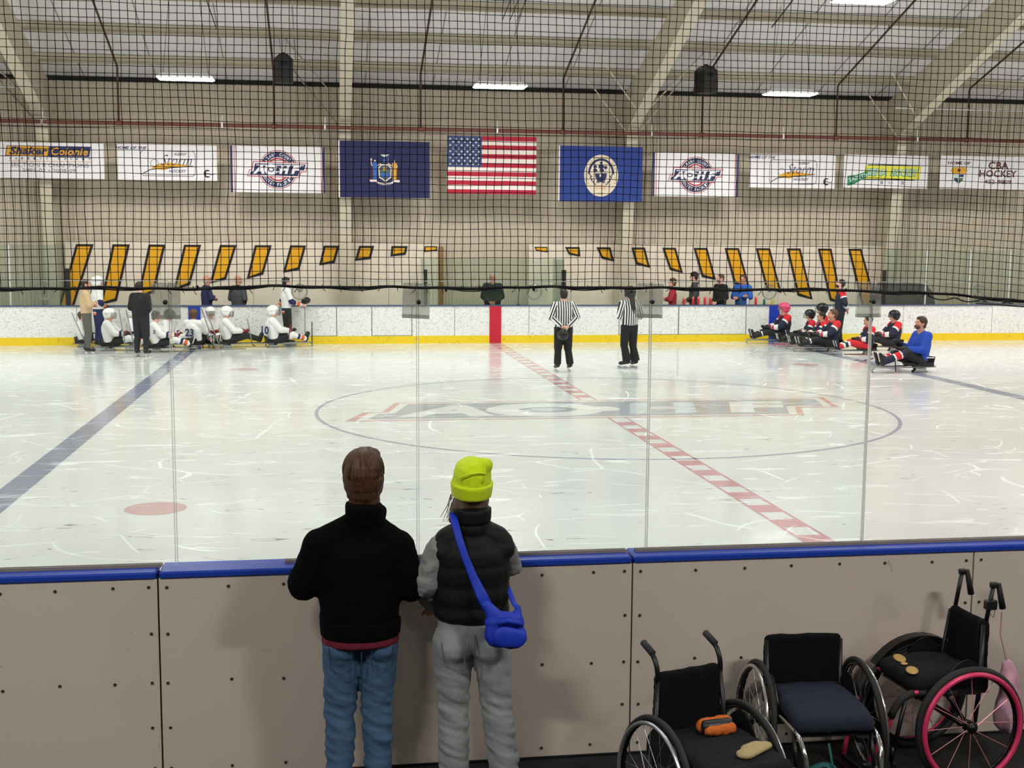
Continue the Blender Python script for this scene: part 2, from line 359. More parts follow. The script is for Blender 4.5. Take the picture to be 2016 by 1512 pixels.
# steel frames
def frame_mesh(par, side_brace):
    fw = .15
    # column: web + inner flange, tapered
    c0, c1 = (14.72, 0), (13.84, 5.72)
    b = MB(); b.add([(x, y, z) for x in (-.006, .006) for y, z in ((14.95, 0), (c0[0], 0), c1, (14.95, 5.9))], [(0, 1, 2, 3), (7, 6, 5, 4), (0, 4, 5, 1), (1, 5, 6, 2), (2, 6, 7, 3), (3, 7, 4, 0)])
    b.add([(x, y, z) for x in (-fw, fw) for y, z in ((c0[0], 0), (c0[0]-.016, 0), (c1[0]-.016, c1[1]), c1)], [(0, 1, 2, 3), (7, 6, 5, 4), (0, 4, 5, 1), (1, 5, 6, 2), (2, 6, 7, 3), (3, 7, 4, 0)])
    b.box((-fw, 14.93, 0), (fw, 14.95, 5.9)); b.build('column', M_steel, par)
    # knee plate
    b = MB(); b.add([(x, y, z) for x in (-.007, .007) for y, z in ((14.95, 5.9), (13.84, 5.72), (12.4, 6.28), (12.4, roof_z(12.4)-.25), (14.95, 6.87-.14))], [(0, 1, 2, 3, 4), (9, 8, 7, 6, 5)]+[(i, i+5, (i+1) % 5+5, (i+1) % 5) for i in range(5)])
    b.box((-fw, 13.7, 5.71), (fw, 14.95, 5.735)); b.build('knee', M_steel, par)
    # rafter: web + bottom flange to the ridge, then down the other side
    pts = [(12.4, 6.28), (7.8, 8.02), (2, 9.95), (RIDGE_Y, 12.3), (-11, 10.9-.9), (-24.9, roof_z(-24.9)-1.2)]
    b = MB(); vs = []
    for x in (-.007, .007):
        for y, z in pts: vs.append((x, y, z))
        for y, z in reversed(pts): vs.append((x, y, roof_z(y)-.25))
    m = len(pts)*2; b.add(vs, [tuple(range(m)), tuple(range(2*m-1, m-1, -1))]); b.build('rafter_web', M_steel, par)
    pts[0:0] = [(13.84, 5.72)]
    b = MB()
    for (ya, za), (yb, zb) in zip(pts[:-1], pts[1:]):
        b.add([(x, y, z+d) for x in (-fw, fw) for d in (0, -.018) for y, z in ((ya, za), (yb, zb))], [(0, 1, 5, 4), (2, 6, 7, 3), (0, 2, 3, 1), (4, 5, 7, 6), (0, 4, 6, 2), (1, 3, 7, 5)])
    b.build('rafter_flange', mat('flange_cream_steel', S(202, 194, 172), .5), par)  # almost the same cream as the column and web steel
    for s in side_brace:
        b = MB(); b.tube([(s*.1, 12.9, 6.1), (s*1.7, 12.15, roof_z(12.15)-.22)], .03, 4)
        b.build('flange_brace', M_steel, par)
        b = MB(); b.tube([(s*.12, 13.86, 5.6), (s*1.5, 13.75, roof_z(13.75)-.22)], .03, 4); b.build('flange_brace', M_steel, par)
fr0 = None
FR = [(-26.9, 'far beyond the left end of the picture'), (-19.2, 'beyond the left edge'), (-11.5, 'beside the first left banner'), (-3.88, 'behind the dark blue state flag'), (3.86, 'behind the round-seal county flag'), (11.67, 'behind the yellow and green banner'), (19.4, 'beyond the right edge'), (27.1, 'far beyond the right end')]
for x, d in FR:
    t = thing('steel_frame', 'cream steel roof frame with tapered column '+d, 'steel frame', (x, 0, 0), group='steel building frames')
    if fr0 is None: frame_mesh(t, ()); fr0 = t
    else:
        for ch in [q for q in bpy.data.objects if q.parent == fr0]: inst(ch, ch.name.split('.')[0], (0, 0, 0), t)
    s = -1 if x < -3 else 1
    for pa, pb_ in (((s*.1, 12.9, 6.1), (s*1.5, 12.15, roof_z(12.15)-.24)), ((s*.12, 13.86, 5.6), (s*1.35, 13.75, roof_z(13.75)-.24))):
        b = MB(); b.tube([pa, pb_], .022, 4); b.build('flange_brace', M_steel, t)
# wainscot with painted yellow bars
wn = thing('wall_wainscot', kind='structure'); wn['label'] = 'cream lower wall panels with slanted yellow bars'
def wains(x0, x1, holes):
    x = x0
    while x < x1-.05:
        xe = min(x+1.22, x1); b = MB(); b.box((x+.004, 14.86, .02), (xe-.004, 14.9, 2.5)); b.box((x+.002, 14.85, 2.44), (xe-.002, 14.862, 2.62)); b.build('wall_panel', M_wains, wn); x = xe
wains(-11.25, -1.33, 0); wains(1.2, 11.75, 0)
M_bar = mat('amber_yellow_paint', S(240, 176, 12), .5); M_barb = mat('black_outline_paint', S(28, 20, 14), .6)
SL = [(-10.95, -10.5), (-10.02, -9.57), (-9.09, -8.65), (-8.17, -7.72), (-7.23, -6.79), (-6.31, -5.86), (-5.37, -4.94), (-4.47, -4.04), (-3.51, -3.1), (-2.63, -2.18), (-1.72, -1.37)]
BL = [(-11.55, .55, -11.1, .75), (-10.38, .93, -9.95, 1.03), (-9.42, 1.12, -8.98, 1.24), (-8.47, 1.33, -8.04, 1.45), (-7.52, 1.50, -7.09, 1.6), (-6.54, 1.62, -6.1, 1.74), (-5.57, 1.79, -5.13, 1.87), (-4.6, 1.99, -4.18, 2.06), (-3.63, 2.12, -3.2, 2.17), (-2.66, 2.24, -2.24, 2.29), (-1.73, 2.37, -1.37, 2.41)]
SR = [(1.35, 1.72), (2.22, 2.64), (3.12, 3.53), (4.13, 4.53), (5.03, 5.43), (5.95, 6.36), (6.87, 7.3), (7.8, 8.23), (8.73, 9.15), (9.67, 10.09), (10.6, 11.01)]
BR = [(1.41, 2.42, 1.74, 2.38), (2.34, 2.32, 2.67, 2.26), (3.28, 2.21, 3.64, 2.13), (4.28, 2.05, 4.69, 1.96), (5.27, 1.9, 5.66, 1.81), (6.22, 1.7, 6.64, 1.62), (7.19, 1.5, 7.66, 1.39), (8.15, 1.36, 8.62, 1.25), (9.11, 1.17, 9.57, 1.06), (10.1, 1.03, 10.5, .92), (11.1, .85, 11.6, .75)]
for (a, b), (c, cz, d, dz) in list(zip(SL, BL))+list(zip(SR, BR)):
    q = MB(); o = [(a, 2.53), (b, 2.53), (d, dz), (c, cz)]
    cx_ = sum(p[0] for p in o)/4; cz_ = sum(p[1] for p in o)/4; th = 2.53-(cz+dz)/2
    sl = (a-c)/max(.05, 2.53-cz); e = min(.062, max(.02, (2.53-max(cz, dz))*.25))
    z1, z0a, z0b = 2.53-e, cz+e*1.1, dz+e*1.1
    def xl(z): return c+(a-c)*(z-cz)/(2.53-cz)+e*1.05
    def xr(z): return d+(b-d)*(z-dz)/(2.53-dz)-e*1.05
    q.add([(x, 14.842, z) for x, z in o], [(3, 2, 1, 0)], 1)
    if z1 > z0a+.01 and z1 > z0b+.01: q.add([(x, 14.838, z) for x, z in ((xl(z1), z1), (xr(z1), z1), (xr(z0b), z0b), (xl(z0a), z0a))], [(3, 2, 1, 0)], 0)
    q.build('painted_bar', [M_bar, M_barb], wn)
b = MB(); b.box((-1.33, 14.78, 0), (-1.2, 14.9, 2.52)); tag(b.build('wooden_post', mat('varnished_brown_wood', S(150, 110, 62), .5)), 'brown wooden post at the inner end of the left yellow-barred panel', 'post')
# ------------------------------------------------------------------ far boards
bd = thing('rink_boards', kind='structure'); bd['label'] = 'white scuffed far rink boards with yellow kick plate'
xs = [-22, -19.6, -17.2, -14.8, -13.05, -10.62, -8.2, -5.75, -4.15, -3.25, -2.2, -1.08, 0.9, 3.35, 5.0, 6.9, 9.3, 11.45, 14.1, 16.5, 19, 22]
for a, b_ in zip(xs[:-1], xs[1:]):
    b = MB(); b.box((a+.006, 12.93, .2), (b_-.006, 12.97, .975)); b.build('board_panel', M_boards, bd)
b = MB()
b.box((-22, 12.915, 0), (22, 12.97, .2)); b.build('kick_plate', M_yellow, bd)
b = MB(); b.box((-22, 12.9, .975), (22, 13.07, 1.006)); b.build('cap_rail', mat('grey_blue_cap_rail', S(70, 84, 122), .4), bd)
b = MB(); b.box((-22, 12.985, .0), (22, 13.07, .975)); b.build('board_frame', mat('grey_board_frame', S(120, 120, 118), .6), bd)
b = MB(); b.box((-.155, 12.906, 0.004), (.155, 12.93, .978)); b.build('red_stripe', M_redp, bd)
for sx in (-7.74, 7.7):
    b = MB(); b.box((sx-.15, 12.906, .004), (sx+.15, 12.93, .978)); b.build('blue_stripe', M_bluep, bd)
b = MB()   # gate outlines
for a, c in ((-3.25, -2.2), (3.35, 5.0), (-4.97, -4.15), (5.0, 6.9)):
    b.box((a, 12.924, .2), (a+.014, 12.931, .97)); b.box((c-.014, 12.924, .2), (c, 12.931, .97)); b.box((a, 12.924, .2), (c, 12.931, .214))
b.build('gate_gap', mat('dark_gate_gap', S(120, 122, 122), .6), bd)
# rounded ends of the rink, out of this view
b = MB(); arc = [(x, y) for x, y in ring]
for (m_, z0, z1, off) in ((0, .2, .975, 0), (1, 0, .2, .015)):
    for i in range(len(arc)):
        p, q = arc[i], arc[(i+1) % len(arc)]
        if abs(p[0]) < 22.2 and abs(q[0]) < 22.2: continue
        b.add([(p[0], p[1], z0), (q[0], q[1], z0), (q[0], q[1], z1), (p[0], p[1], z1), (p[0]*1.003, p[1]*1.003, z0), (q[0]*1.003, q[1]*1.003, z0), (q[0]*1.003, q[1]*1.003, z1), (p[0]*1.003, p[1]*1.003, z1)], [(0, 1, 2, 3), (5, 4, 7, 6), (3, 2, 6, 7)], m_)
b.build('end_boards', [M_boards, M_yellow], bd)
# far glass
G_far = glass_mat('green_tinted_far_glass', (.89, .945, .91, 1), .5); G_side = glass_mat('green_grey_side_glass', (.86, .92, .88, 1), .6, .05)
def far_glass(name, label, spans, z1, m, post=True, y=13.0):
    t = thing(name, label, 'rink glass', (spans[0][0], y, 1.006))
    for a, c in spans:
        b = MB(); b.box((a+.004, y-.006, 1.008), (c-.004, y+.006, z1)); o = b.build('glass_pane', m, t); o.location = (-spans[0][0], -y, -1.006)
    return t
far_glass('far_glass', 'pale green glass panels round the timekeeper box at centre ice', [(-1.84, -.62), (-.62, .62), (.62, 1.86)], 2.22, G_far)
t1 = far_glass('far_glass', 'tall green glass panels on the far boards at the left end', [(-17.2, -16), (-16, -14.8), (-14.8, -13.6), (-13.6, -12.2), (-12.2, -10.85)], 2.52, G_side)
t2 = far_glass('far_glass', 'tall green glass panels on the far boards at the right end', [(10.86, 12.1), (12.1, 13.4), (13.4, 14.6), (14.6, 15.8), (15.8, 17.0)], 2.52, G_side)
for t, xx in ((t1, (-13.6, -12.2, -16, -14.8)), (t2, (12.1, 13.4, 14.6, 15.8))):
    for x in xx:
        b = MB(); b.box((x-.02, 12.985, 1.006), (x+.02, 13.03, 2.52)); o = b.build('glass_post', mat('pale_aluminium_post', S(200, 205, 200), .4, .3), t); o.location = -Vector(t.location)
for x, d, wd, z1 in ((-10.82, 'beside the leftmost yellow bar', .11, 1.93), (-1.84, 'at the left side of the timekeeper glass', .085, 1.93), (1.84, 'at the right side of the timekeeper glass', .11, 1.93), (10.87, 'beside the rightmost yellow bar', .075, 1.95)):
    b = MB(); b.box((x-wd/2, 12.93, 1.006), (x+wd/2, 13.06, z1), bev=.01)
    tag(b.build('padded_post', M_black), 'black padded glass end post '+d, 'post')
# partition returns of the timekeeper box
for x, d in ((-1.84, 'left'), (1.86, 'right')):
    t = thing('box_partition', 'green glass side partition at the %s of the timekeeper box' % d, 'rink glass', (x, 13.9, 0))
    b = MB(); b.box((-.006, -.8, 1.0), (.006, .85, 2.2)); b.build('glass_pane', G_far, t); b = MB(); b.box((-.03, -.8, 0), (.03, .85, 1.0)); b.build('lower_panel', M_boards, t)
b = MB(); b.box((-1.75, 14.3, .46), (1.75, 14.68, .5)); [b.box((x, 14.34, 0), (x+.05, 14.64, .46)) for x in (-1.6, 0, 1.55)]
# microphone on the ledge
t = thing('microphone_stand', 'black gooseneck microphone on the timekeeper ledge right of the official', 'microphone', (.62, 13.0, 1.006))
b = MB(); b.lathe([(.0, 0), (.05, 0), (.05, .015), (.0, .02)], 12); b.build('base', M_black, t); b = MB(); b.tube([(0, 0, .01), (.0, 0, .2), (.02, -.02, .36)], .008, 6); b.build('neck', M_black, t); b = MB(); b.ell((.02, -.025, .39), (.022, .022, .035)); b.build('capsule', M_black, t)
# dark rounded bench cover seen through the right-end glass
b = MB(); poly = [(0, 0), (1.55, 0), (1.52, .2), (1.42, .42), (1.3, .55), (1.1, .62), (.1, .62), (0, .55)]
b.prism([(x, z+.95) for x, z in poly], -.25, .35); o = b.build('covered_cart', mat('charcoal_tarpaulin', S(74, 76, 80), .8, bump=.3, bscale=20)); o.location = (11.05, 13.6, -.0); tag(o, 'charcoal covered cart behind the right-end glass', 'cart')
b = MB(); b.box((.05, -.2, 0), (1.5, .3, .95)); p_ = b.build('cart_body', M_black, o)

# end-zone nets far away (fine mesh)
M_net = mat('black_net_cord', S(16, 11, 9), .9, spec=.2)
def far_net(label, x0, x1, z0, z1, y):
    b = MB(); s = .05; x = x0; r = .0013
    while x < x1: b.box((x-r, y-r, z0), (x+r, y+r, z1)); x += s
    z = z0
    while z < z1: b.box((x0, y-r, z-r), (x1, y+r, z+r)); z += s
    o = b.build('end_net', M_net, kind='stuff'); o['label'] = label; o['category'] = 'netting'
far_net('fine black net above the far boards at the left end', -17, -11.35, 2.56, 6.35, 13.02)
far_net('fine black net above the far boards at the right end', 11.35, 17.5, 2.56, 6.35, 13.02)
for x0, x1, d in ((-17, -11.25, 'left'), (11.0, 17.5, 'right')):
    b = MB(); b.tube([(x0, 13.02, 6.37), (x1, 13.02, 6.37)], .022, 8); tag(b.build('net_rail', M_white), 'white pipe carrying the fine net at the %s end' % d, 'pipe')

# sprinkler pipes
t = thing('sprinkler_main', 'long rust-red sprinkler main running along the far wall', 'pipe', (0, 13.5, 5.58))
b = MB(); b.tube([(-30, 0, 0), (30, 0, .0)], .05, 10); b.build('main_pipe', M_pipe, t, True)
b = MB()
for x in (-9.55, -5.69, -1.92, 1.87, 5.7, 9.53, 13.4): b.cap((x-.07, 0, 0), (x+.07, 0, 0), .066, .066, n=10, e0=.3, e1=.3)
b.build('pipe_fitting', M_pipe, t, True)
for i, x in enumerate((-15.5, -11.4, -7.0, -4.4, 0.1, 4.3, 8.0, 11.9)):
    b = MB(); b.tube([(x, 0, .03), (x, 0, .06), (x+.01, 0, .25)], .012, 5); b.box((x-.02, -.06, -.06), (x+.02, .06, .06)); b.build('pipe_hanger', M_white, t)
for i, x in enumerate((-9.55, -5.69, -1.92, 1.87, 5.7, 9.53, 13.4)):
    zt = roof_z(13.5)-.4
    t = thing('sprinkler_branch', 'rust-brown sprinkler branch pipe, %s from the left, climbing the roof slope' % ['first', 'second', 'third', 'fourth', 'fifth', 'sixth', 'seventh'][i], 'pipe', (x, 13.5, 5.63), group='sprinkler branch pipes')
    b = MB(); b.tube([(0, 0, 0), (0, 0, zt-5.63-.05), (0, -.06, zt-5.63+.01), (0, -17.5, zt-5.63+17.5*SLOPE)], .028, 8, mi=0); b.build('pipe', mat('dark_brown_branch_pipe', S(70, 40, 32), .5), t, True)
    b = MB()
    for k in range(1, 6): yy = -k*3.0; zz = zt-5.63-yy*SLOPE; b.lathe([(.0, .1), (.012, .09), (.012, .03), (.035, .02), (.0, .0)], 8, c=(0, yy, zz+.02))
    b.build('sprinkler_head', M_pipe, t)

# high-bay fixtures
fx = None
M_lamp = mat('lamp_diffuser', (1, .97, .92, 1), .5, emit=9); M_house = mat('white_lamp_housing', S(240, 240, 240), .4)
ORD = ['first', 'second', 'third', 'fourth', 'fifth', 'sixth', 'seventh', 'eighth', 'ninth']
for j, ly in enumerate(LIGHT_Y):
    for i, lx in enumerate(LIGHT_X):
        seen = (j == 0 and -8 < lx < 7) or (j == 1 and 6 < lx < 7)
        if j == 0 and seen: lab = {3: 'white high-bay lamp hanging above the wing-and-stick banners at left', 4: 'white high-bay lamp hanging above the stars and stripes flag', 5: 'white high-bay lamp hanging right of the right loudspeaker'}[i]
        elif seen: lab = 'large white high-bay lamp cut by the top edge at right'
        else: lab = 'white high-bay lamp outside the picture, %s in the %s row from the far wall' % (ORD[i], ORD[j])
        t = thing('high_bay_lamp', lab, 'lamp', (lx, ly, lamp_z(ly)), group='high-bay lamps')
        if fx is None:
            b = MB(); b.add([(x, y, z) for z, k in ((0, 0), (.03, 0), (.1, .1)) for x, y in ((-.62+k, -.26+k), (.62-k, -.26+k), (.62-k, .26-k), (-.62+k, .26-k))], [(0, 1, 2, 3), (11, 10, 9, 8)]+[(r*4+a, r*4+4+a, r*4+4+(a+1) % 4, r*4+(a+1) % 4) for r in (0, 1) for a in range(4)])
            b.build('housing', M_house, t)
            b = MB(); b.add([(x, y, z) for z, k in ((-.002, 0), (-.025, .04)) for x, y in ((-.62+k, -.25+k), (.62-k, -.25+k), (.62-k, .25-k), (-.62+k, .25-k))], [(4, 5, 6, 7)]+[(a, a+4, (a+1) % 4+4, (a+1) % 4) for a in range(4)]); b.build('diffuser', M_lamp, t)
            b = MB()
            for x in (-.5, .5): b.tube([(x, 0, .09), (x*.6, 0, 2.1)], .006, 4)
            b.build('hanging_cable', mat('dark_wire', S(60, 58, 56), .5), t); fx = t
        else:
            for ch in [q for q in bpy.data.objects if q.parent == fx]: inst(ch, ch.name.split('.')[0], (0, 0, 0), t)
for lx in (-13, -6.5, 0, 6.5):  # lamp bodies for the fill lights added behind the viewer
    t = thing('stand_fill_lamp', {-13: 'leftmost', -6.5: 'second', 0: 'third', 6.5: 'rightmost'}[lx]+' of the four unseen fill lamps added over the stand behind the viewer', 'lamp', (lx, -18, 5.23), group='added fill lamps over the stand')
    for ch in [q for q in bpy.data.objects if q.parent == fx]: inst(ch, ch.name.split('.')[0], (0, 0, 0), t)
# conduits on the roof
b = MB(); b.tube([(-6.9, 11.2, 7.6), (-7.1, 9, 8.4), (-7.3, 3, 10.4)], .015, 5); tag(b.build('roof_cable', mat('dark_wire', S(60, 58, 56), .5)), 'dark sagging cable near the left lamp under the roof', 'cable')
b = MB()
for k in range(3): b.tube([(-.2+k*.18, 10.5, 7.9), (.4+k*.2, 2, 10.8)], .012, 4)
tag(b.build('roof_cable', MATS['dark_wire']), 'bundle of thin dark cables running up the roof at centre', 'cable')
b = MB(); b.tube([(6.6, 10.8, 8.0), (6.8, 3, 10.55)], .018, 5); tag(b.build('roof_cable', MATS['dark_wire']), 'dark conduit running up to the large top-edge lamp', 'cable')

# loudspeakers
for (x, y, z, rz, lab) in ((-5.4, 12.4, 6.54, 0.05, 'black loudspeaker hung left of the centre frame, facing the ice'), (5.37, 12.2, 6.52, .35, 'black loudspeaker hung right of centre, turned to the side')):
    t = thing('loudspeaker', lab, 'loudspeaker', (x, y, z), rz)
    b = MB(); o_ = [(-.23, 0), (.23, 0), (.23, .56), (.1, .68), (-.1, .68), (-.23, .56)]
    b.prism(o_, -.19, .19); b.build('cabinet', M_black, t)
    b = MB(); b.box((-.09, -.2, .42), (.09, -.188, .52), bev=.004); b.build('horn', mat('matt_black_horn', S(8, 8, 8), .8), t)
    b = MB(); b.prism([(-.19, .03), (.19, .03), (.19, .38), (-.19, .38)], -.198, -.19); b.build('grille', mat('dark_grille', S(32, 32, 34), .6), t)
    b = MB(); b.box((-.05, -.03, .66), (.05, .03, .74)); [b.tube([(sx*.04, 0, .73), (sx*.16, 0, 1.5)], .005, 4) for sx in (-1, 1)]; b.build('hanging_bracket', M_black, t)

# ------------------------------------------------------------------ flags and banners
FONTS = {}
def text_polys(body, h, width=None, shear=0, bold=0):
    "letter outlines as 2-D polygons, centred on 0,0"
    cu = bpy.data.curves.new('t', 'FONT'); cu.body = body; cu.size = 1; cu.shear = shear; cu.offset = bold; cu.resolution_u = 2; cu.fill_mode = 'FRONT'
    o = bpy.data.objects.new('t', cu); me = bpy.data.meshes.new_from_object(o)
    vs = [(v.co.x, v.co.y) for v in me.vertices]; fs = [tuple(p.vertices) for p in me.polygons]
    bpy.data.objects.remove(o); bpy.data.curves.remove(cu); bpy.data.meshes.remove(me)
    if not vs: return [], []
    x0, x1 = min(v[0] for v in vs), max(v[0] for v in vs); y0, y1 = min(v[1] for v in vs), max(v[1] for v in vs)
    sy = h/(y1-y0); sx = (width/(x1-x0)) if width else sy
    return [((x-(x0+x1)/2)*sx, (y-(y0+y1)/2)*sy) for x, y in vs], fs
class Print:
    "flat artwork laid on a hanging cloth; x right, z up from the cloth centre; wave() gives the cloth's own relief"
    def __init__(s, wave, side=1): s.b = MB(); s.wave = wave; s.mats = []; s.L = 0; s.side = side
    def mi(s, m):
        if m not in s.mats: s.mats.append(m)
        return s.mats.index(m)
    def put(s, pts, fs, m, layer): s.b.add([(x, layer, z) for x, z in pts], [tuple(reversed(f)) if s.side > 0 else f for f in fs], s.mi(m))
    def poly(s, pts, m, layer=1): s.put(pts, [tuple(range(len(pts)))[::-1]] if s.side > 0 else [tuple(range(len(pts)))], m, layer)
    def rect(s, x0, z0, x1, z1, m, layer=1, step=.12):
        nx = max(1, int(abs(x1-x0)/step)); nz = max(1, int(abs(z1-z0)/step)); pts = [(x0+(x1-x0)*i/nx, z0+(z1-z0)*j/nz) for j in range(nz+1) for i in range(nx+1)]
        s.put(pts, [(j*(nx+1)+i, j*(nx+1)+i+1, (j+1)*(nx+1)+i+1, (j+1)*(nx+1)+i) for j in range(nz) for i in range(nx)], m, layer)
    def disc(s, cx, cz, rx, rz, m, layer=1, r0=0, a0=0, a1=360, n=40):
        pts = []
        for k in range(n+1):
            a = R_(a0+(a1-a0)*k/n); pts += [(cx+rx*math.cos(a), cz+rz*math.sin(a)), (cx+rx*r0*math.cos(a), cz+rz*r0*math.sin(a))]
        s.put(pts, [(2*k, 2*k+1, 2*k+3, 2*k+2)[::-1] for k in range(n)], m, layer)
    def line(s, pts, wd, m, layer=1):
        for (xa, za), (xb, zb) in zip(pts[:-1], pts[1:]):
            d = math.hypot(xb-xa, zb-za) or 1; nx, nz = -(zb-za)/d*wd/2, (xb-xa)/d*wd/2
            s.put([(xa+nx, za+nz), (xa-nx, za-nz), (xb-nx, zb-nz), (xb+nx, zb+nz)], [(0, 1, 2, 3)], m, layer)
    def text(s, body, cx, cz, h, m, layer=2, width=None, shear=0, bold=0, rot=0):
        vs, fs = text_polys(body, h, width, shear, bold); c, q = math.cos(rot), math.sin(rot)
        s.put([(cx+x*c-z*q, cz+x*q+z*c) for x, z in vs], fs, m, layer)
    def arc_text(s, body, cx, cz, r, h, m, a0, a1, layer=2, top=True, rz=None, bold=.02, width=None):
        n = len(body)
        for i, ch in enumerate(body):
            if ch == ' ': continue
            a = R_(a0+(a1-a0)*i/(n-1)); rr = rz or r
            s.text(ch, cx+r*math.cos(a), cz+rr*math.sin(a), h, m, layer, bold=bold, rot=(a-math.pi/2 if top else a+math.pi/2), width=width)
    def build(s, name, parent):
        o = s.b.build(name, s.mats, parent); bm = bmesh.new(); bm.from_mesh(o.data)
        bmesh.ops.triangulate(bm, faces=[f for f in bm.faces if len(f.verts) > 4])
        for _ in range(3):
            es = [e for e in bm.edges if e.calc_length() > .16 and abs(e.verts[0].co.y-e.verts[1].co.y) < .01]
            if not es: break
            bmesh.ops.subdivide_edges(bm, edges=es, cuts=1); bmesh.ops.triangulate(bm, faces=[f for f in bm.faces if len(f.verts) > 4])
        for v in bm.verts: v.co.y = s.wave(v.co.x, v.co.z)-s.side*(.004+.003*v.co.y)
        bm.to_mesh(o.data); bm.free(); o['kind'] = 'stuff'; return o
def cloth(name, label, cat, x0, z1, x1, z0, y, m, amp=.007, sag=0, group=None, hem=None, side_pull=0):
    wd, ht = x1-x0, z1-z0; ph = random.random()*6
    wave = lambda x, z: amp*math.sin(x*5+ph+z*1.3)+amp*.6*math.sin(x*11+ph*2)*(.5-z/ht)
    t = thing(name, label, cat, ((x0+x1)/2, y, (z0+z1)/2), group=group)
    nx, nz = 24, 12; b = MB(); vs = []
    for s_ in (1, -1):
        for j in range(nz+1):
            for i in range(nx+1):
                x = -wd/2+wd*i/nx; z = -ht/2+ht*j/nz; vs.append((x, wave(x, z)-s_*.002, z))
    N = (nx+1)*(nz+1); fs = []
    for j in range(nz):
        for i in range(nx): a = j*(nx+1)+i; fs += [(a, a+1, a+nx+2, a+nx+1), (N+a, N+a+nx+1, N+a+nx+2, N+a+1)]
    b.add(vs, fs); c = b.build('cloth', m, t, True)
    P = Print(wave)
    if sag:   # bend the cloth between its upper corners
        P.sag = sag
    return t, P, wd, ht
V_white = mat('white_vinyl_banner', S(236, 234, 236), .5); V_navy = mat('navy_print', S(34, 42, 88), .6); V_red = mat('red_print', S(186, 52, 66), .6); V_blackp = mat('black_print', S(24, 24, 28), .6)
V_gold = mat('amber_print', S(222, 164, 40), .6); V_grey = mat('grey_print', S(110, 110, 116), .6); V_orange = mat('orange_print', S(206, 140, 60), .6); V_maroon = mat('maroon_print', S(92, 40, 34), .6)
V_yel = mat('lemon_print', S(226, 222, 70), .6); V_green = mat('green_print', S(44, 132, 88), .6); V_paleblue = mat('pale_blue_print', S(190, 220, 214), .6); V_cream = mat('cream_print', S(226, 214, 190), .6)
V_dnavy = mat('dark_navy_flag_cloth', S(36, 38, 84), .8); V_royal = mat('royal_blue_flag_cloth', S(38, 62, 136), .8); V_skin = mat('skin_print', S(232, 214, 190), .6); V_sky = mat('blue_print', S(48, 100, 180), .6)
V_flagred = mat('flag_red_cloth', S(176, 30, 56), .8); V_flagwhite = mat('flag_white_cloth', S(236, 226, 218), .8); V_flagblue = mat('flag_blue_cloth', S(56, 76, 118), .8)
BY = 13.75
def logo(P, cx, cz, s):
    "county hockey facility roundel with slanted bar; s = metres per unit"
    q = lambda pts: [(cx+(x-1000)*s, cz-(y-590)*s) for x, y in pts]
    r = s
    P.disc(cx, cz, 362*r, 362*r, V_red, 1, .965); P.disc(cx, cz, 335*r, 335*r, V_navy, 1, .69); P.disc(cx, cz, 218*r, 218*r, V_red, 1, .87)
    P.poly(q([(540, 440), (1560, 460), (1525, 632), (1435, 632), (1390, 742), (425, 722), (468, 595), (512, 595)]), V_red, 2)
    P.poly(q([(552, 455), (1545, 474), (1512, 618), (1424, 618), (1378, 728), (440, 708), (478, 609), (524, 609)]), V_white, 3)
    P.poly(q([(575, 480), (1515, 490), (1485, 600), (1408, 600), (1365, 703), (470, 692), (500, 628), (545, 628)]), V_navy, 4)
    P.text('A', cx+(640-1000)*s, cz-(590-590)*s, 165*s, V_white, 5, 215*s, .3, .05)
    P.disc(cx+(872-1000)*s, cz-2*s, 128*s, 100*s, V_white, 5); P.disc(cx+(872-1000)*s, cz-2*s, 62*s, 42*s, V_navy, 6)
    P.disc(cx+(872-1000)*s, cz-2*s, 40*s, 26*s, V_white, 7)
    P.text('H', cx+(1120-1000)*s, cz, 165*s, V_white, 5, 200*s, .3, .06); P.text('F', cx+(1330-1000)*s, cz, 165*s, V_white, 5, 200*s, .3, .06)
    P.disc(cx+(998-1000)*s, cz-5*s, 52*s, 48*s, V_white, 6); P.disc(cx+(998-1000)*s, cz-5*s, 36*s, 34*s, V_navy, 7)
    P.rect(cx-400*s, cz+72*s, cx+480*s, cz+88*s, V_white, 5)
    P.arc_text('ALBANY COUNTY', cx, cz, 282*s, 62*s, V_white, 152, 28, 2, width=36*s)
    P.arc_text('HOCKEY FACILITY', cx, cz, 282*s, 62*s, V_white, 206, 334, 2, top=False, width=34*s)
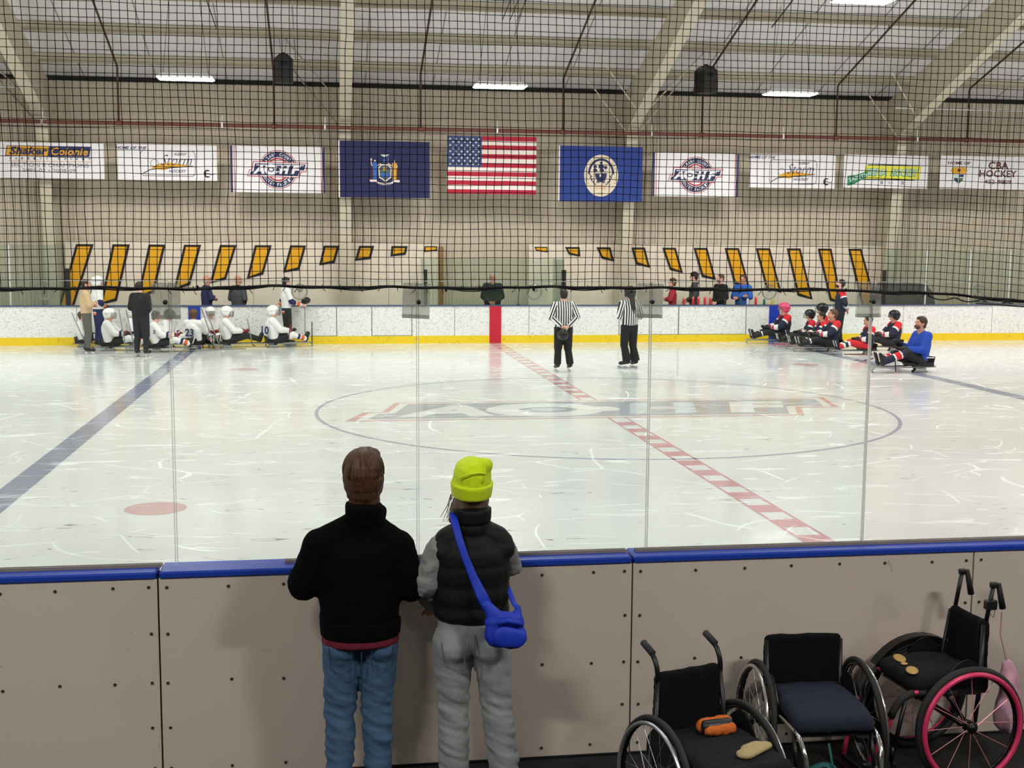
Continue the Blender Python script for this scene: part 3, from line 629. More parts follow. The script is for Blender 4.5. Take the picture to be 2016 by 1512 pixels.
def storm(P, wd, ht):
    P.text('HOME OF THE', -wd*.36+.0, ht*.40, .075, V_navy, 2, .78, .35, .02)
    # rounded frame
    x0, x1, z0, z1 = -wd*.27, wd*.28, -ht*.38, ht*.33; rr = .1; fr = []
    for (cx, cz, a) in ((x1-rr, z1-rr, 0), (x0+rr, z1-rr, 90), (x0+rr, z0+rr, 180), (x1-rr, z0+rr, 270)):
        fr += [(cx+rr*math.cos(R_(a+k*15)), cz+rr*math.sin(R_(a+k*15))) for k in range(7)]
    P.line(fr+[fr[0]], .014, V_navy, 1)
    P.text('Storm', wd*.09, ht*.07, .27, V_navy, 3, .78, .45, -.012); P.text('ALBANY', wd*.13, ht*.24, .062, V_navy, 2, .33, .35, .01)
    P.text('HOCKEY', wd*.1, -ht*.24, .075, V_navy, 2, .45, .35, .01)
    P.disc(-wd*.13, -.02, .1, .1, V_navy, 2, .9)
    P.poly([(-wd*.17, -ht*.16), (-wd*.1, -ht*.05), (wd*.02, -ht*.0), (wd*.27, -ht*.10), (wd*.05, -ht*.13), (-wd*.04, -ht*.22)], V_gold, 2)
    P.line([(-wd*.25, -ht*.32), (-wd*.17, -ht*.2), (-wd*.1, -ht*.18), (wd*.26, -ht*.09)], .02, V_blackp, 3)
    P.text('E', wd*.4, -ht*.3, .17, V_blackp, 2, .12, 0, .0); P.disc(wd*.4, -ht*.3, .09, .1, V_blackp, 2, .75, 60, 300); P.rect(wd*.42, -ht*.33, wd*.47, -ht*.31, V_grey, 2)
def achf(x0, z1, x1, z0, lab):
    t, P, wd, ht = cloth('banner', lab, 'banner', x0, z1, x1, z0, BY, V_white)
    for sx in (-1, 1):
        P.rect(sx*wd/2, -ht/2, sx*(wd/2-.055), ht/2, V_navy, 1); P.rect(sx*(wd/2-.09), -ht/2, sx*(wd/2-.108), ht/2, V_red, 1)
    logo(P, .0, .0, .00138); P.build('printed_artwork', t); return t
t, P, wd, ht = cloth('banner', 'white banner with yellow and navy title bar at the far left', 'banner', -12.6, 5.08, -9.98, 4.19, BY, V_white)
def rbar(P, x0, z0, x1, z1, sl, m, l): P.poly([(x0, z0), (x1, z0), (x1+sl, z1), (x0+sl, z1)], m, l)
rbar(P, -1.09, .10, -.05, .36, .05, V_navy, 1); rbar(P, -1.07, .115, -.05, .345, .05, V_gold, 2); rbar(P, -.07, .1, .95, .36, .05, V_navy, 3)
P.text('Shaker', -.52, .235, .2, V_navy, 4, .93, .25, .03); P.text('Colonie', .47, .23, .19, V_gold, 4, .9, .25, .02)
for i, ch in enumerate('VARSITY HOCKEY'):
    if ch != ' ': P.text(ch, -.97+i*.148, .045, .055, V_navy, 2, .05, 0, .03)
P.rect(-1.02, -.03, .97, -.018, V_orange, 1); P.text('SECTION II CHAMPIONS', -.02, -.115, .1, V_grey, 2, 1.9); P.text('2001-02 • 2008-09', -.04, -.25, .09, V_grey, 2, 1.3)
P.build('printed_artwork', t)
t, P, wd, ht = cloth('banner', 'white storm hockey banner left of the left roundel banner', 'banner', -9.65, 5.08, -7.17, 4.18, BY, V_white); storm(P, wd, ht); P.build('printed_artwork', t)
achf(-6.83, 5.09, -4.41, 3.9, 'white roundel banner with navy edges left of the dark blue state flag')
# state flag
t, P, wd, ht = cloth('flag', 'dark blue state flag with shield and two robed figures', 'flag', -4.04, 5.27, -1.67, 3.8, BY, V_dnavy, .02)
k = .00108; q = lambda pts: [((x-890)*k, -(y-690)*k) for x, y in pts]
P.rect(-wd/2-.025, -ht/2, -wd/2+.012, ht/2, V_flagwhite, 1)
P.poly(q([(575, 640), (640, 640), (625, 925), (575, 925)]), V_maroon, 1); P.poly(q([(590, 520), (700, 520), (715, 925), (620, 925), (605, 640)]), V_sky, 2)
P.poly(q([(1170, 640), (1215, 640), (1215, 925), (1170, 925)]), V_maroon, 1); P.poly(q([(1075, 530), (1190, 530), (1180, 650), (1170, 930), (1085, 930), (1085, 640)]), V_gold, 2)
P.disc(-.255, .22, .022, .03, V_skin, 3); P.disc(.255, .21, .022, .03, V_skin, 3)
P.line(q([(590, 610), (565, 560), (562, 480)]), .022, V_skin, 3); P.poly(q([(545, 470), (585, 470), (580, 425), (550, 430)]), V_cream, 3)
P.line(q([(700, 600), (800, 550)]), .025, V_skin, 3); P.line(q([(1070, 600), (985, 540)]), .022, V_skin, 3); P.line(q([(1185, 640), (1200, 590)]), .02, V_skin, 3); P.line(q([(975, 560), (975, 380)]), .006, V_paleblue, 3)
sh = [(800, 560), (985, 560), (1060, 640), (1050, 880), (985, 930), (905, 990), (825, 930), (750, 890), (735, 640)]
P.poly(q(sh), V_cream, 3); P.poly(q([(905+(x-905)*.84, 760+(y-760)*.86) for x, y in sh]), mat('slate_blue_print', S(70, 84, 110), .6), 4)
P.disc(0, .015, .05, .05, V_gold, 5); P.rect(-.12, -.07, .13, -.02, mat('dull_green_print', S(70, 104, 80), .6), 5); P.rect(-.11, -.2, .12, -.1, V_sky, 5)
P.poly(q([(850, 520), (920, 520), (915, 440), (880, 420), (855, 450)]), V_sky, 3)
P.poly(q([(760, 315), (850, 325), (890, 310), (930, 325), (1030, 318), (960, 360), (905, 385), (870, 385), (820, 355)]), V_paleblue, 3)
P.poly(q([(515, 945), (540, 990), (700, 985), (700, 938), (540, 938)]), V_flagwhite, 3); P.poly(q([(1265, 965), (1240, 995), (1090, 985), (1090, 938), (1245, 938)]), V_flagwhite, 3)
P.poly(q([(690, 960), (740, 1000), (890, 1020), (1040, 1000), (1100, 960), (1105, 1010), (1050, 1045), (890, 1070), (740, 1045), (685, 1010)]), V_flagwhite, 4)
for i, ch in enumerate('EXCELSIOR'): P.text(ch, -.14+i*.035, -.378-.018*math.cos((i-4)*.35), .03, V_blackp, 5, .024)
P.build('printed_artwork', t)
# stars and stripes
t, P, wd, ht = cloth('flag', 'red, white and blue stars and stripes flag at the centre', 'flag', -1.2, 5.45, 1.2, 3.93, BY, V_flagwhite, .018)
for i in range(13):
    if i % 2 == 0: z1 = ht/2-i*ht/13; x0 = -wd/2 if i > 6 else -wd/2+wd*.385; P.rect(x0, z1-ht/13, wd/2, z1, V_flagred, 1)
cw, chh = wd*.385, ht*7/13; P.rect(-wd/2, ht/2-chh, -wd/2+cw, ht/2, V_flagblue, 2)
for r in range(9):
    for c_ in range(6 if r % 2 == 0 else 5):
        cx = -wd/2+cw*(c_*2+1+(r % 2))/12; cz = ht/2-chh*(r+1)/10
        P.poly([(cx+(.036 if k_ % 2 == 0 else .015)*math.sin(math.pi*k_/5), cz+(.036 if k_ % 2 == 0 else .015)*math.cos(math.pi*k_/5)) for k_ in range(10)], V_flagwhite, 3)
P.build('printed_artwork', t)
# county flag
t, P, wd, ht = cloth('flag', 'royal blue county flag with a round cream seal', 'flag', 1.83, 5.24, 4.13, 3.76, BY, V_royal, .03)
P.rect(-wd/2-.02, -ht/2, -wd/2+.012, ht/2, V_flagwhite, 1)
P.disc(0, -.04, .47, .56, V_cream, 1); P.disc(0, -.0, .36, .42, V_navy, 2, 0, 0, 180); P.disc(0, .0, .30, .36, V_cream, 3, 0, 0, 180)
P.poly([(-.17, .02), (.16, .03), (.15, -.08), (.1, -.18), (.12, -.24), (.06, -.19), (-.06, -.19), (-.13, -.24), (-.1, -.16), (-.15, -.08)], V_navy, 4)
for x, z, r in ((-.16, .2, .05), (-.16, .1, .06), (0, .2, .075), (.02, .1, .06), (.12, .18, .05), (.0, .3, .04)): P.disc(x, z, r, r*.85, V_navy, 4)
P.line([(-.16, .3), (-.16, 0)], .01, V_navy, 4); P.line([(0, .38), (0, 0)], .012, V_navy, 4); P.line([(.12, .28), (.12, 0)], .01, V_navy, 4); P.rect(-.04, -.07, .0, .0, V_cream, 5)
P.disc(0, -.24, .09, .05, V_navy, 4, .6, 0, 180)
for sx in (-1, 1):
    for k_ in range(4): P.disc(sx*(.3-.012*k_*k_), -.02-k_*.07, .016, .032, V_navy, 3); P.disc(sx*(.26-.012*k_*k_), -.06-k_*.07, .02, .02, V_navy, 3)
P.line([(-.13, -.38), (.12, -.38), (.12, -.31), (-.13, -.31), (-.13, -.38)], .01, V_orange, 4)
P.arc_text('COUNTY OF ALBANY NEW YORK', 0, -.04, .41, .055, mat('old_gold_print', S(170, 150, 70), .6), 205, -25, 2, rz=.49, width=.036); P.text('1686', 0, -.52, .055, MATS['old_gold_print'], 2, .16)
P.build('printed_artwork', t)
achf(4.42, 5.10, 6.85, 3.93, 'white roundel banner with navy edges right of the royal blue county flag')
t, P, wd, ht = cloth('banner', 'white storm hockey banner right of the right roundel banner', 'banner', 7.17, 5.12, 9.65, 4.2, BY, V_white); storm(P, wd, ht); P.build('printed_artwork', t)
t, P, wd, ht = cloth('banner', 'white banner with lemon yellow bar and green saints lettering', 'banner', 9.9, 5.14, 12.4, 4.23, BY, V_white)
P.rect(-.55, .17, .98, .195, V_blackp, 1); P.poly([(-.6, .17), (1.05, .16), (1.0, -.2), (-.7, -.2)], V_yel, 1); P.rect(-.75, -.235, .85, -.205, V_blackp, 2)
P.text('SIENA', -.3, -.02, .22, V_green, 3, .66, .3, .06); P.text('SIENA', -.3, -.015, .19, V_paleblue, 4, .62, .3, .02); P.text('HOCKEY', .55, -.02, .22, V_green, 3, .85, .3, .06); P.text('HOCKEY', .55, -.015, .19, V_paleblue, 4, .8, .3, .02)
P.poly([(-1.13, -.4), (-.95, -.36), (-.55, -.14), (-.52, .02), (-.9, -.1), (-1.13, -.13)], V_green, 4)
P.text('SAINTS', -.84, -.17, .12, V_paleblue, 5, .52, 0, .02, rot=.28)
P.disc(-.12, -.3, .04, .04, V_navy, 2, .5); P.text('NCAA', .15, -.3, .05, V_grey, 2, .16); P.disc(.5, -.3, .04, .045, V_navy, 2, .6)
P.build('printed_artwork', t)
t, P, wd, ht = cloth('banner', 'white banner with maroon lettering and gold crest at the far right', 'banner', 12.77, 5.16, 15.45, 4.24, BY, V_white)
P.text('HOME OF', -.78, .26, .085, V_maroon, 2, .68, 0, .02); P.text('CBA', .42, .21, .21, V_maroon, 2, .62, 0, .02); P.text('HOCKEY', .42, -.02, .2, V_maroon, 2, 1.14, 0, .02); P.text('452-9809', .42, -.25, .12, V_maroon, 2, .82, 0, .015)
P.poly([(-1.04, .05), (-.96, .14), (-.6, .14), (-.52, .05), (-.62, -.06), (-.78, -.02), (-.94, -.06)], V_gold, 2); P.disc(-.78, .06, .05, .04, V_maroon, 3)
P.poly([(-.93, -.06), (-.63, -.06), (-.66, -.22), (-.78, -.33), (-.9, -.22)], V_paleblue, 2); P.poly([(-.93, -.16), (-.8, -.16), (-.8, -.31), (-.9, -.22)], V_navy, 3); P.poly([(-.76, -.16), (-.64, -.16), (-.66, -.22), (-.76, -.31)], mat('olive_print', S(90, 104, 50), .6), 3); P.poly([(-.76, -.06), (-.63, -.06), (-.64, -.13), (-.76, -.13)], V_navy, 3)
P.build('printed_artwork', t)
# hanging cord of the flags
b = MB(); b.tube([(-13, BY+.03, 5.47), (16, BY+.03, 5.5)], .006, 5); tag(b.build('hanging_cord', MATS['dark_wire']), 'thin cord that carries the flags and banners', 'cord')
b = MB()
# painted roundel bar in the ice
P = Print(lambda x, z: 0.0, 1)
q = lambda pts: [(x, z) for x, z in pts]
P.poly([(-4.14, -.92), (-3.85, -.02), (-3.55, .02), (-3.28, 1.12), (4.2, 1.12), (3.95, -.12), (3.3, -.12), (3.0, -1.0)], I_redp, 0)
P.poly([(-3.98, -.86), (-3.75, -.08), (-3.45, -.04), (-3.2, 1.04), (4.08, 1.04), (3.86, -.04), (3.22, -.04), (2.92, -.93)], iceo.data.materials[0], .3)
P.poly([(-3.8, -.76), (-3.62, -.18), (-3.36, -.16), (-3.08, .94), (3.95, .94), (3.75, .06), (3.1, .06), (2.82, -.83)], I_navy, .6)
P.text('A', -2.62, .06, 1.25, iceo.data.materials[0], .9, 1.55, .25, .05); P.disc(-.95, .04, .95, .76, iceo.data.materials[0], .9); P.disc(-.9, .04, .48, .3, I_navy, 1.2); P.disc(-.9, .04, .3, .17, I_pale, 1.5)
P.disc(.0, .04, .28, .28, iceo.data.materials[0], 1.8); P.text('H', 1.0, .06, 1.25, I_pale, .9, 1.4, .25, .06); P.text('F', 2.6, .06, 1.25, iceo.data.materials[0], .9, 1.3, .25, .05)
o = P.build('painted_logo', iceo)
for v in o.data.vertices: v.co = (v.co.x, v.co.z, (-v.co.y-.004)*.25+.0016)
o.data.update()
# ------------------------------------------------------------------ near boards, seen from the spectators' side
NY = -13.0          # glass plane
nb = thing('near_boards', kind='structure'); nb['label'] = 'off-white backs of the near boards with a blue cap rail'
SE = [-12.8, -10.4, -7.6, -5.21, -2.825, -.93, 1.5, 3.9]
sc_bm = MB()
for a, c in zip(SE[:-1], SE[1:]):
    b = MB(); b.box((a+.004, NY-.1, .012), (c-.004, NY-.085, 1.028), bev=.0015); p = b.build('board_panel', M_near, nb)
    b = MB(); xs_ = [a+.04]; x = a+.09+.25
    while x < c-.15: xs_.append(x); x += .262
    xs_.append(c-.04)
    for i, x in enumerate(xs_):
        for z in ((.985, .75, .5, .27, .06) if i in (0, len(xs_)-1) else (.985, .5+.01*(i % 2), .06)):
            b.lathe([(.0, 0), (.0055, 0), (.0085, .0025), (.0085, .0)], 8); q = b.v[-32:]
            b.v[-32:] = [(x+px+.004*math.sin(i*3+z*9), NY-.1005-pz, z+py+.004*math.sin(i*5)) for px, py, pz in q]
    b.build('screw', mat('dull_screw_head', S(84, 76, 66), .5, .6), p, kind='stuff')
b = MB(); b.box((-12.8, NY-.084, 0), (3.9, NY-.06, 1.03)); b.box((-12.8, NY+.02, 0), (3.9, NY+.06, 1.03)); b.build('board_frame', M_black, nb)
b = MB(); b.box((-12.8, NY+.06, .0), (3.9, NY+.075, .2)); b.build('kick_plate', M_yellow, nb)
for a, c in ((-12.8, -7.6), (-7.6, -5.215), (-5.205, -2.83), (-2.82, 3.9)):
    b = MB(); b.box((a+.002, NY-.112, 1.03), (c-.002, NY+.08, 1.066), bev=.008); b.build('cap_rail', M_bluecap, nb)
for a, c in ((-12.8, -5.2), (-4.6, -2.84), (-2.79, 3.9)):
    b = MB(); b.box((a, NY-.016, 1.066), (c, NY-.0075, 1.082)); b.box((a, NY+.0075, 1.066), (c, NY+.016, 1.082)); b.build('glass_channel', mat('dull_grey_channel', S(150, 142, 130), .5, .2), nb)
b = MB(); b.box((-12.8, NY-.108, 0.0), (3.9, NY-.1, .012)); b.build('base_strip', M_black, nb)
# glass shield
gs = thing('glass_shield', 'clear glass panes standing on the near blue rail', 'rink glass', (-3.5, NY, 1.068))
G_a = glass_mat('pale_green_near_glass', (.965, .99, .975, 1), .45); G_b = glass_mat('warm_clear_near_glass', (.995, .985, .975, 1), .3)
G_edge = glass_mat('bright_glass_edge', (.93, .95, .94, 1), .6, .4)
GX = [-5.13+1.2*k for k in range(-5, 8)]
for k, (a, c) in enumerate(zip(GX[:-1], GX[1:])):
    b = MB(); b.add([(x, NY+.006*0, z) for x, z in ((a+.006, 1.07), (c-.006, 1.07), (c-.006, 2.478), (a+.006, 2.478))], [(0, 1, 2, 3)])
    m_ = G_b if a > -1.6 else G_a
    b = MB(); b.box((a+.007, NY-.005, 1.07), (c-.007, NY+.005, 2.478))
    o = b.build('glass_pane', m_, gs); o.location = -Vector(gs.location)
    b = MB(); b.box((a+.003, NY-.006, 1.07), (a+.0068, NY+.006, 2.478)); b.box((c-.0068, NY-.006, 1.07), (c-.003, NY+.006, 2.478)); b.box((a+.0068, NY-.006, 2.478), (c-.0068, NY+.006, 2.483))
    o = b.build('pane_edge', G_edge, gs); o.location = -Vector(gs.location)
    # round clear vent disc near the top of each pane
    cx_ = (a+c)/2+[.02, -.01, .03, 0, .02][k % 5]; b = MB(); n = 28
    b.tube([(cx_+.037*math.cos(2*math.pi*i/n), NY-.012, 2.428+.037*math.sin(2*math.pi*i/n)) for i in range(n)], .0035, 6, closed=True)
    o = b.build('disc_rim', glass_mat('cloudy_clear_plastic', (.93, .95, .92, 1), 1.2, .45), gs, True); o.location = -Vector(gs.location)
    b = MB(); b.lathe([(.0, .0), (.012, 0), (.014, .006), (.01, .012), (.0, .014)], 14); b.xf(Matrix.Translation((cx_+.003, NY-.006, 2.44))@Matrix.Rotation(R_(90), 4, 'X'))
    o = b.build('disc_hub', MATS['cloudy_clear_plastic'], gs, True); o.location = -Vector(gs.location)
    b = MB(); b.lathe([(.0, .006), (.034, .006), (.036, .0)], 24); b.xf(Matrix.Translation((cx_, NY-.006, 2.428))@Matrix.Rotation(R_(90), 4, 'X'))
    o = b.build('disc_face', glass_mat('cloudy_disc_face', (.96, .97, .95, 1), 1, .12) if 'cloudy_disc_face' not in MATS else MATS['cloudy_disc_face'], gs); o.location = -Vector(gs.location)
# clamp plates bridging the seams
G_plate = glass_mat('hazy_grey_plate', (.92, .92, .90, 1), .8, .14)
for i, (x, rot, d) in enumerate(((-6.33, 0, 'left of the picture'), (-5.15, 0.0, 'at the left seam above the kneeling players'), (-3.935, .045, 'at the seam above the two spectators'), (-2.735, .03, 'beside the long-haired referee'), (-1.545, .01, 'before the right group of players'), (-.33, 0, 'right of the picture'))):
    t = thing('clamp_plate', 'grey clear clamp plate with black knob '+d, 'clamp plate', (x, NY, 2.385))
    for sgn in (-1, 1):
        b = MB(); b.box((-.068, sgn*.0075-.0018, -.09), (.068, sgn*.0075+.0018, .085), bev=.0015); b.box((-.068, sgn*.011-.002, -.09), (.068, sgn*.011+.002, -.072), bev=.001)
        o = b.build('plate', G_plate, t); o.rotation_euler.y = rot
    b = MB(); b.lathe([(.0, 0), (.006, 0), (.006, .03), (.011, .034), (.0125, .042), (.009, .05), (.0, .051)], 12); b.xf(Matrix.Rotation(R_(90), 4, 'X')@Matrix.Translation((.004*(i % 3), -.006, .009)))
    b.build('knob', M_black, t, True)
# ------------------------------------------------------------------ protective net
rn = random.Random(3)
def jit(i, j, k): v = mnoise.noise_vector(Vector((i*.11+k, j*.13, k))); w_ = mnoise.noise_vector(Vector((i*.6, j*.7+k, 3))); return v*.011+w_*.0022
x0n, x1n, z0n, z1n, s_, sz_ = -9.5, 5.5, 2.455, 5.2, .0374, .0356
nx, nz = int((x1n-x0n)/s_), int((z1n-z0n)/sz_); YN = NY-.055
def rope_z(x):
    pts = [(-12, 2.449), (-5.9, 2.445), (-4.97, 2.446), (-4.58, 2.456), (-3.92, 2.449), (-2.96, 2.453), (-2.43, 2.444), (-1.7, 2.44), (-1.18, 2.42), (-.89, 2.40), (-.695, 2.383), (.5, 2.36), (6, 2.35)]
    return float(np.interp(x, [p[0] for p in pts], [p[1] for p in pts]))
node = np.zeros((nx+1, nz+1, 3))
for i in range(nx+1):
    x = x0n+i*s_; rz_0 = rope_z(x)
    for j in range(nz+1):
        z = z0n+j*sz_+(rz_0-2.449)*max(0, 1-j/26); v = jit(i, j, 0)
        node[i, j] = (x+v[0]+.0009*(nz-j)*math.sin(x*1.7)*.3, YN+v[1]*.5, z+v[2]*.6 if j else rz_0+.004)
def net_mesh():
    r = .0020; V = []; Fc = []; off = 0
    ang = [math.pi/2, math.pi*7/6, math.pi*11/6]
    N = node.reshape(-1, 3)
    vx = np.concatenate([N+np.array([0, r*math.cos(a), r*math.sin(a)]) for a in ang]); vz = np.concatenate([N+np.array([r*math.cos(a), r*math.sin(a), 0]) for a in ang])
    n = len(N); idx = np.arange(n).reshape(nx+1, nz+1)
    fs = []
    for base, A, B in ((0, idx[:-1, :], idx[1:, :]), (3*n, idx[:, :-1], idx[:, 1:])):
        A, B = A.ravel(), B.ravel()
        for k in range(3): l = (k+1) % 3; fs.append(np.stack([base+A+k*n, base+B+k*n, base+B+l*n, base+A+l*n], 1))
    # knots: a small diamond at every crossing
    kr = .0036; D = np.array([(kr, 0, 0), (0, -kr, 0), (-kr, 0, 0), (0, kr, 0), (0, 0, kr*1.1), (0, 0, -kr*1.1)]); kv = (N[:, None, :]+D[None]).reshape(-1, 3)
    kb = 6*n+np.arange(n)*6
    tri = np.concatenate([np.stack([kb+a, kb+b_, kb+t_], 1) for a, b_, t_ in ((0, 3, 4), (3, 2, 4), (2, 1, 4), (1, 0, 4), (3, 0, 5), (2, 3, 5), (1, 2, 5), (0, 1, 5))])
    fs = np.concatenate(fs); V = np.concatenate([vx, vz, kv]); nq = len(fs); nt3 = len(tri); me = bpy.data.meshes.new('net')
    me.vertices.add(len(V)); me.vertices.foreach_set('co', V.ravel()); me.loops.add(nq*4+nt3*3); me.loops.foreach_set('vertex_index', np.concatenate([fs.ravel(), tri.ravel()]).astype(np.int32))
    me.polygons.add(nq+nt3); me.polygons.foreach_set('loop_start', np.concatenate([np.arange(nq)*4, nq*4+np.arange(nt3)*3]).astype(np.int32)); me.polygons.foreach_set('loop_total', np.concatenate([np.full(nq, 4), np.full(nt3, 3)]).astype(np.int32)); me.update(calc_edges=True); me.validate(); return me
me = net_mesh(); me.materials.append(M_net); nt_ = thing('protective_net', 'black knotted protective net hanging above the near glass', 'netting', (0, 0, 0))
o = bpy.data.objects.new('mesh_cords', me); C.objects.link(o); o.parent = nt_; o['kind'] = 'stuff'
b = MB(); pts = []; x = -9.5
while x < 5.5: pts.append((x, YN-.004, rope_z(x)+.0035*math.sin(x*9)+.0025*math.sin(x*23+1))); x += .05
b.tube(pts, .0072, 7); pts2 = [(x_, y_-.006+.008*math.sin(x_*14), z_-.004+.007*math.sin(x_*11+1)) for x_, y_, z_ in pts]; b.tube(pts2, .0035, 5)
b.build('bottom_rope', mat('black_braided_rope', S(14, 13, 14), .8), nt_, True)
b = MB(); x = -6.4
while x < .2:
    z = rope_z(x); d = rn.uniform(-.02, .02); L = rn.uniform(.014, .03)
    b.tube([(x, YN-.012, z+.012), (x+d*.2, YN-.014, z-.01), (x+d, YN-.012, z-L)], .0018, 4)
    if rn.random() < .25: b.ell((x+.02, YN-.012, z+rn.uniform(-.012, .012)), (.007, .006, .009), 8, 5)
    x += rn.uniform(.05, .12)
b.build('rope_tie', MATS['black_braided_rope'], nt_, kind='stuff')
# slack cord and metal tube at the right end of the rope
b = MB(); pts = [(-1.25+.02*k, YN-.02, rope_z(-1.25+.02*k)-.012-.018*abs(math.sin(k*.42))) for k in range(60)]; b.tube(pts, .0035, 5); b.build('slack_cord', MATS['black_braided_rope'], nt_, True)
b = MB(); b.tube([(-.98, YN-.02, 2.375), (-.62, YN-.02, 2.352), (.6, YN-.02, 2.31)], .008, 8); b.build('spreader_tube', mat('grey_metal_tube', S(120, 122, 126), .35, .7), nt_, True)
b = MB(); b.tube([(-9.6, YN, z1n+.02), (5.6, YN, z1n+.02)], .02, 8); b.build('top_rail', M_black, nt_)
b = MB()
for x in (-9, -5, -1, 3): b.tube([(x, YN, z1n+.03), (x, YN, roof_z(YN)-.3)], .008, 5)
b.build('hanging_cable', MATS['dark_wire'], nt_)
# ------------------------------------------------------------------ figures
PEND = []
def organic(name, prims, mats, parent, voxel, rules=None, smooth=4, label=None, stripe=None, wrinkle=None, flat_default=0):
    """prims: list of (tag, a, b, ra, rb, opts) capsules or ('ell', tag, c, r, rot). They are fused by a voxel remesh into one
    continuous surface; rules colour faces by nearest capsule: {tag: [(t_end, mat)...]}"""
    b = MB()
    for p in prims:
        if p[0] == 'ell': b.ell(p[2], p[3], 12, 8, rot=p[4] if len(p) > 4 else None)
        else:
            k = p[5] if len(p) > 5 else {}
            b.cap(p[1], p[2], p[3], p[4], k.get('side', (1, 0, 0)), k.get('fl', 1), k.get('e0', 1), k.get('e1', 1), 14)
    o = b.build(name, mats, parent, True, label=label)
    m = o.modifiers.new('r', 'REMESH'); m.mode = 'VOXEL'; m.voxel_size = voxel; m.use_smooth_shade = True
    m = o.modifiers.new('s', 'SMOOTH'); m.factor = .5; m.iterations = smooth
    PEND.append((o, prims, rules, stripe, wrinkle)); return o
def finish_organic():
    bpy.context.view_layer.update(); dg = bpy.context.evaluated_depsgraph_get()
    res = [bpy.data.meshes.new_from_object(o.evaluated_get(dg)) for o, *_ in PEND]
    for (o, prims, rules, stripe, wr), me in zip(PEND, res):
        mats = list(o.data.materials); old = o.data; o.modifiers.clear(); o.data = me; me.name = o.name
        me.materials.clear()
        for m in mats: me.materials.append(m)
        n = len(me.vertices); co = np.empty(n*3); me.vertices.foreach_get('co', co); co = co.reshape(-1, 3)
        if wr is not None:
            no = np.empty(n*3); me.vertices.foreach_get('normal', no); no = no.reshape(-1, 3)
            d = wr(co); co = co+no*d[:, None]; me.vertices.foreach_set('co', co.ravel())
        nf = len(me.polygons); mi = np.zeros(nf, dtype=np.int32)
        caps_ = [p for p in prims if p[0] != 'ell']
        def nearest(P):
            best = np.full(len(P), 1e9); bi = np.zeros(len(P), int); bt = np.zeros(len(P))
            for i, p in enumerate(caps_):
                a, b = np.array(p[1], float), np.array(p[2], float); ab = b-a; t = ((P-a)@ab)/max(1e-9, ab@ab); tc = np.clip(t, 0, 1)
                d = np.linalg.norm(P-(a+tc[:, None]*ab), axis=1)/(p[3]+(p[4]-p[3])*tc)
                m = d < best; best[m] = d[m]; bi[m] = i; bt[m] = t[m]
            return bi, bt
        if rules:
            cen = np.empty(nf*3); me.polygons.foreach_get('center', cen); cen = cen.reshape(-1, 3); bi, bt = nearest(cen)
            for i, p in enumerate(caps_):
                rl = rules.get(p[0])
                if not rl: continue
                sel = bi == i; tt = bt[sel]; r = np.full(tt.shape, rl[-1][1]); done = np.zeros(tt.shape, bool)
                for te, m_ in rl: k = (~done) & (tt <= te); r[k] = m_; done |= k
                mi[sel] = r
            me.polygons.foreach_set('material_index', mi)
        else: me.polygons.foreach_set('material_index', mi)
        if stripe:
            bi, bt = nearest(co); s = np.zeros(n)
            for i, p in enumerate(caps_):
                a, b = np.array(p[1], float), np.array(p[2], float); ab = b-a; ab /= np.linalg.norm(ab)
                sd = np.array(stripe.get(p[0], (1, 0, 0)), float); sd = ab if abs(sd@ab) > .9*np.linalg.norm(sd) else sd-ab*(sd@ab); sd = sd/max(1e-6, np.linalg.norm(sd)); a = a if abs(sd[0]) < .9 else np.array((0., 0, 0)); sel = bi == i; s[sel] = (co[sel]-a)@sd
            at = me.attributes.new('stripe', 'FLOAT', 'POINT'); at.data.foreach_set('value', s)
        me.polygons.foreach_set('use_smooth', [True]*nf); me.update(); bpy.data.meshes.remove(old)
    PEND.clear()
SKIN = [mat('light_skin', S(226, 176, 152), .55), mat('ruddy_skin', S(206, 146, 124), .55), mat('tan_skin', S(190, 136, 108), .55)]
H_brown = mat('brown_hair', S(92, 66, 46), .7, bump=.4, bscale=120, stretch=(1, 1, .15)); H_dark = mat('dark_hair', S(36, 28, 26), .6, bump=.3, bscale=120); H_grey = mat('grey_hair', S(190, 184, 178), .7)
M_eye = mat('dark_eye', S(30, 24, 22), .3); M_lip = mat('lip', S(170, 100, 92), .6)
K_blade = mat('steel_skate_blade', S(200, 204, 208), .25, .9); K_holder = mat('white_blade_holder', S(225, 225, 225), .4); K_boot = mat('black_skate_boot', S(24, 24, 26), .4)
K_glove = mat('black_hockey_glove', S(22, 22, 26), .6); K_pants = mat('black_hockey_pants', S(26, 27, 30), .7)
J_white = mat('white_jersey', S(236, 236, 234), .8, bump=.2, bscale=14); J_navy = mat('navy_jersey', S(30, 38, 84), .8); J_orange = mat('orange_band', S(226, 104, 50), .8); J_red = mat('red_jersey_yoke', S(214, 34, 48), .8); J_dnavy = mat('dark_navy_jersey', S(28, 34, 58), .8, bump=.2, bscale=14)
K_cage = mat('steel_cage', S(120, 122, 124), .35, .8)
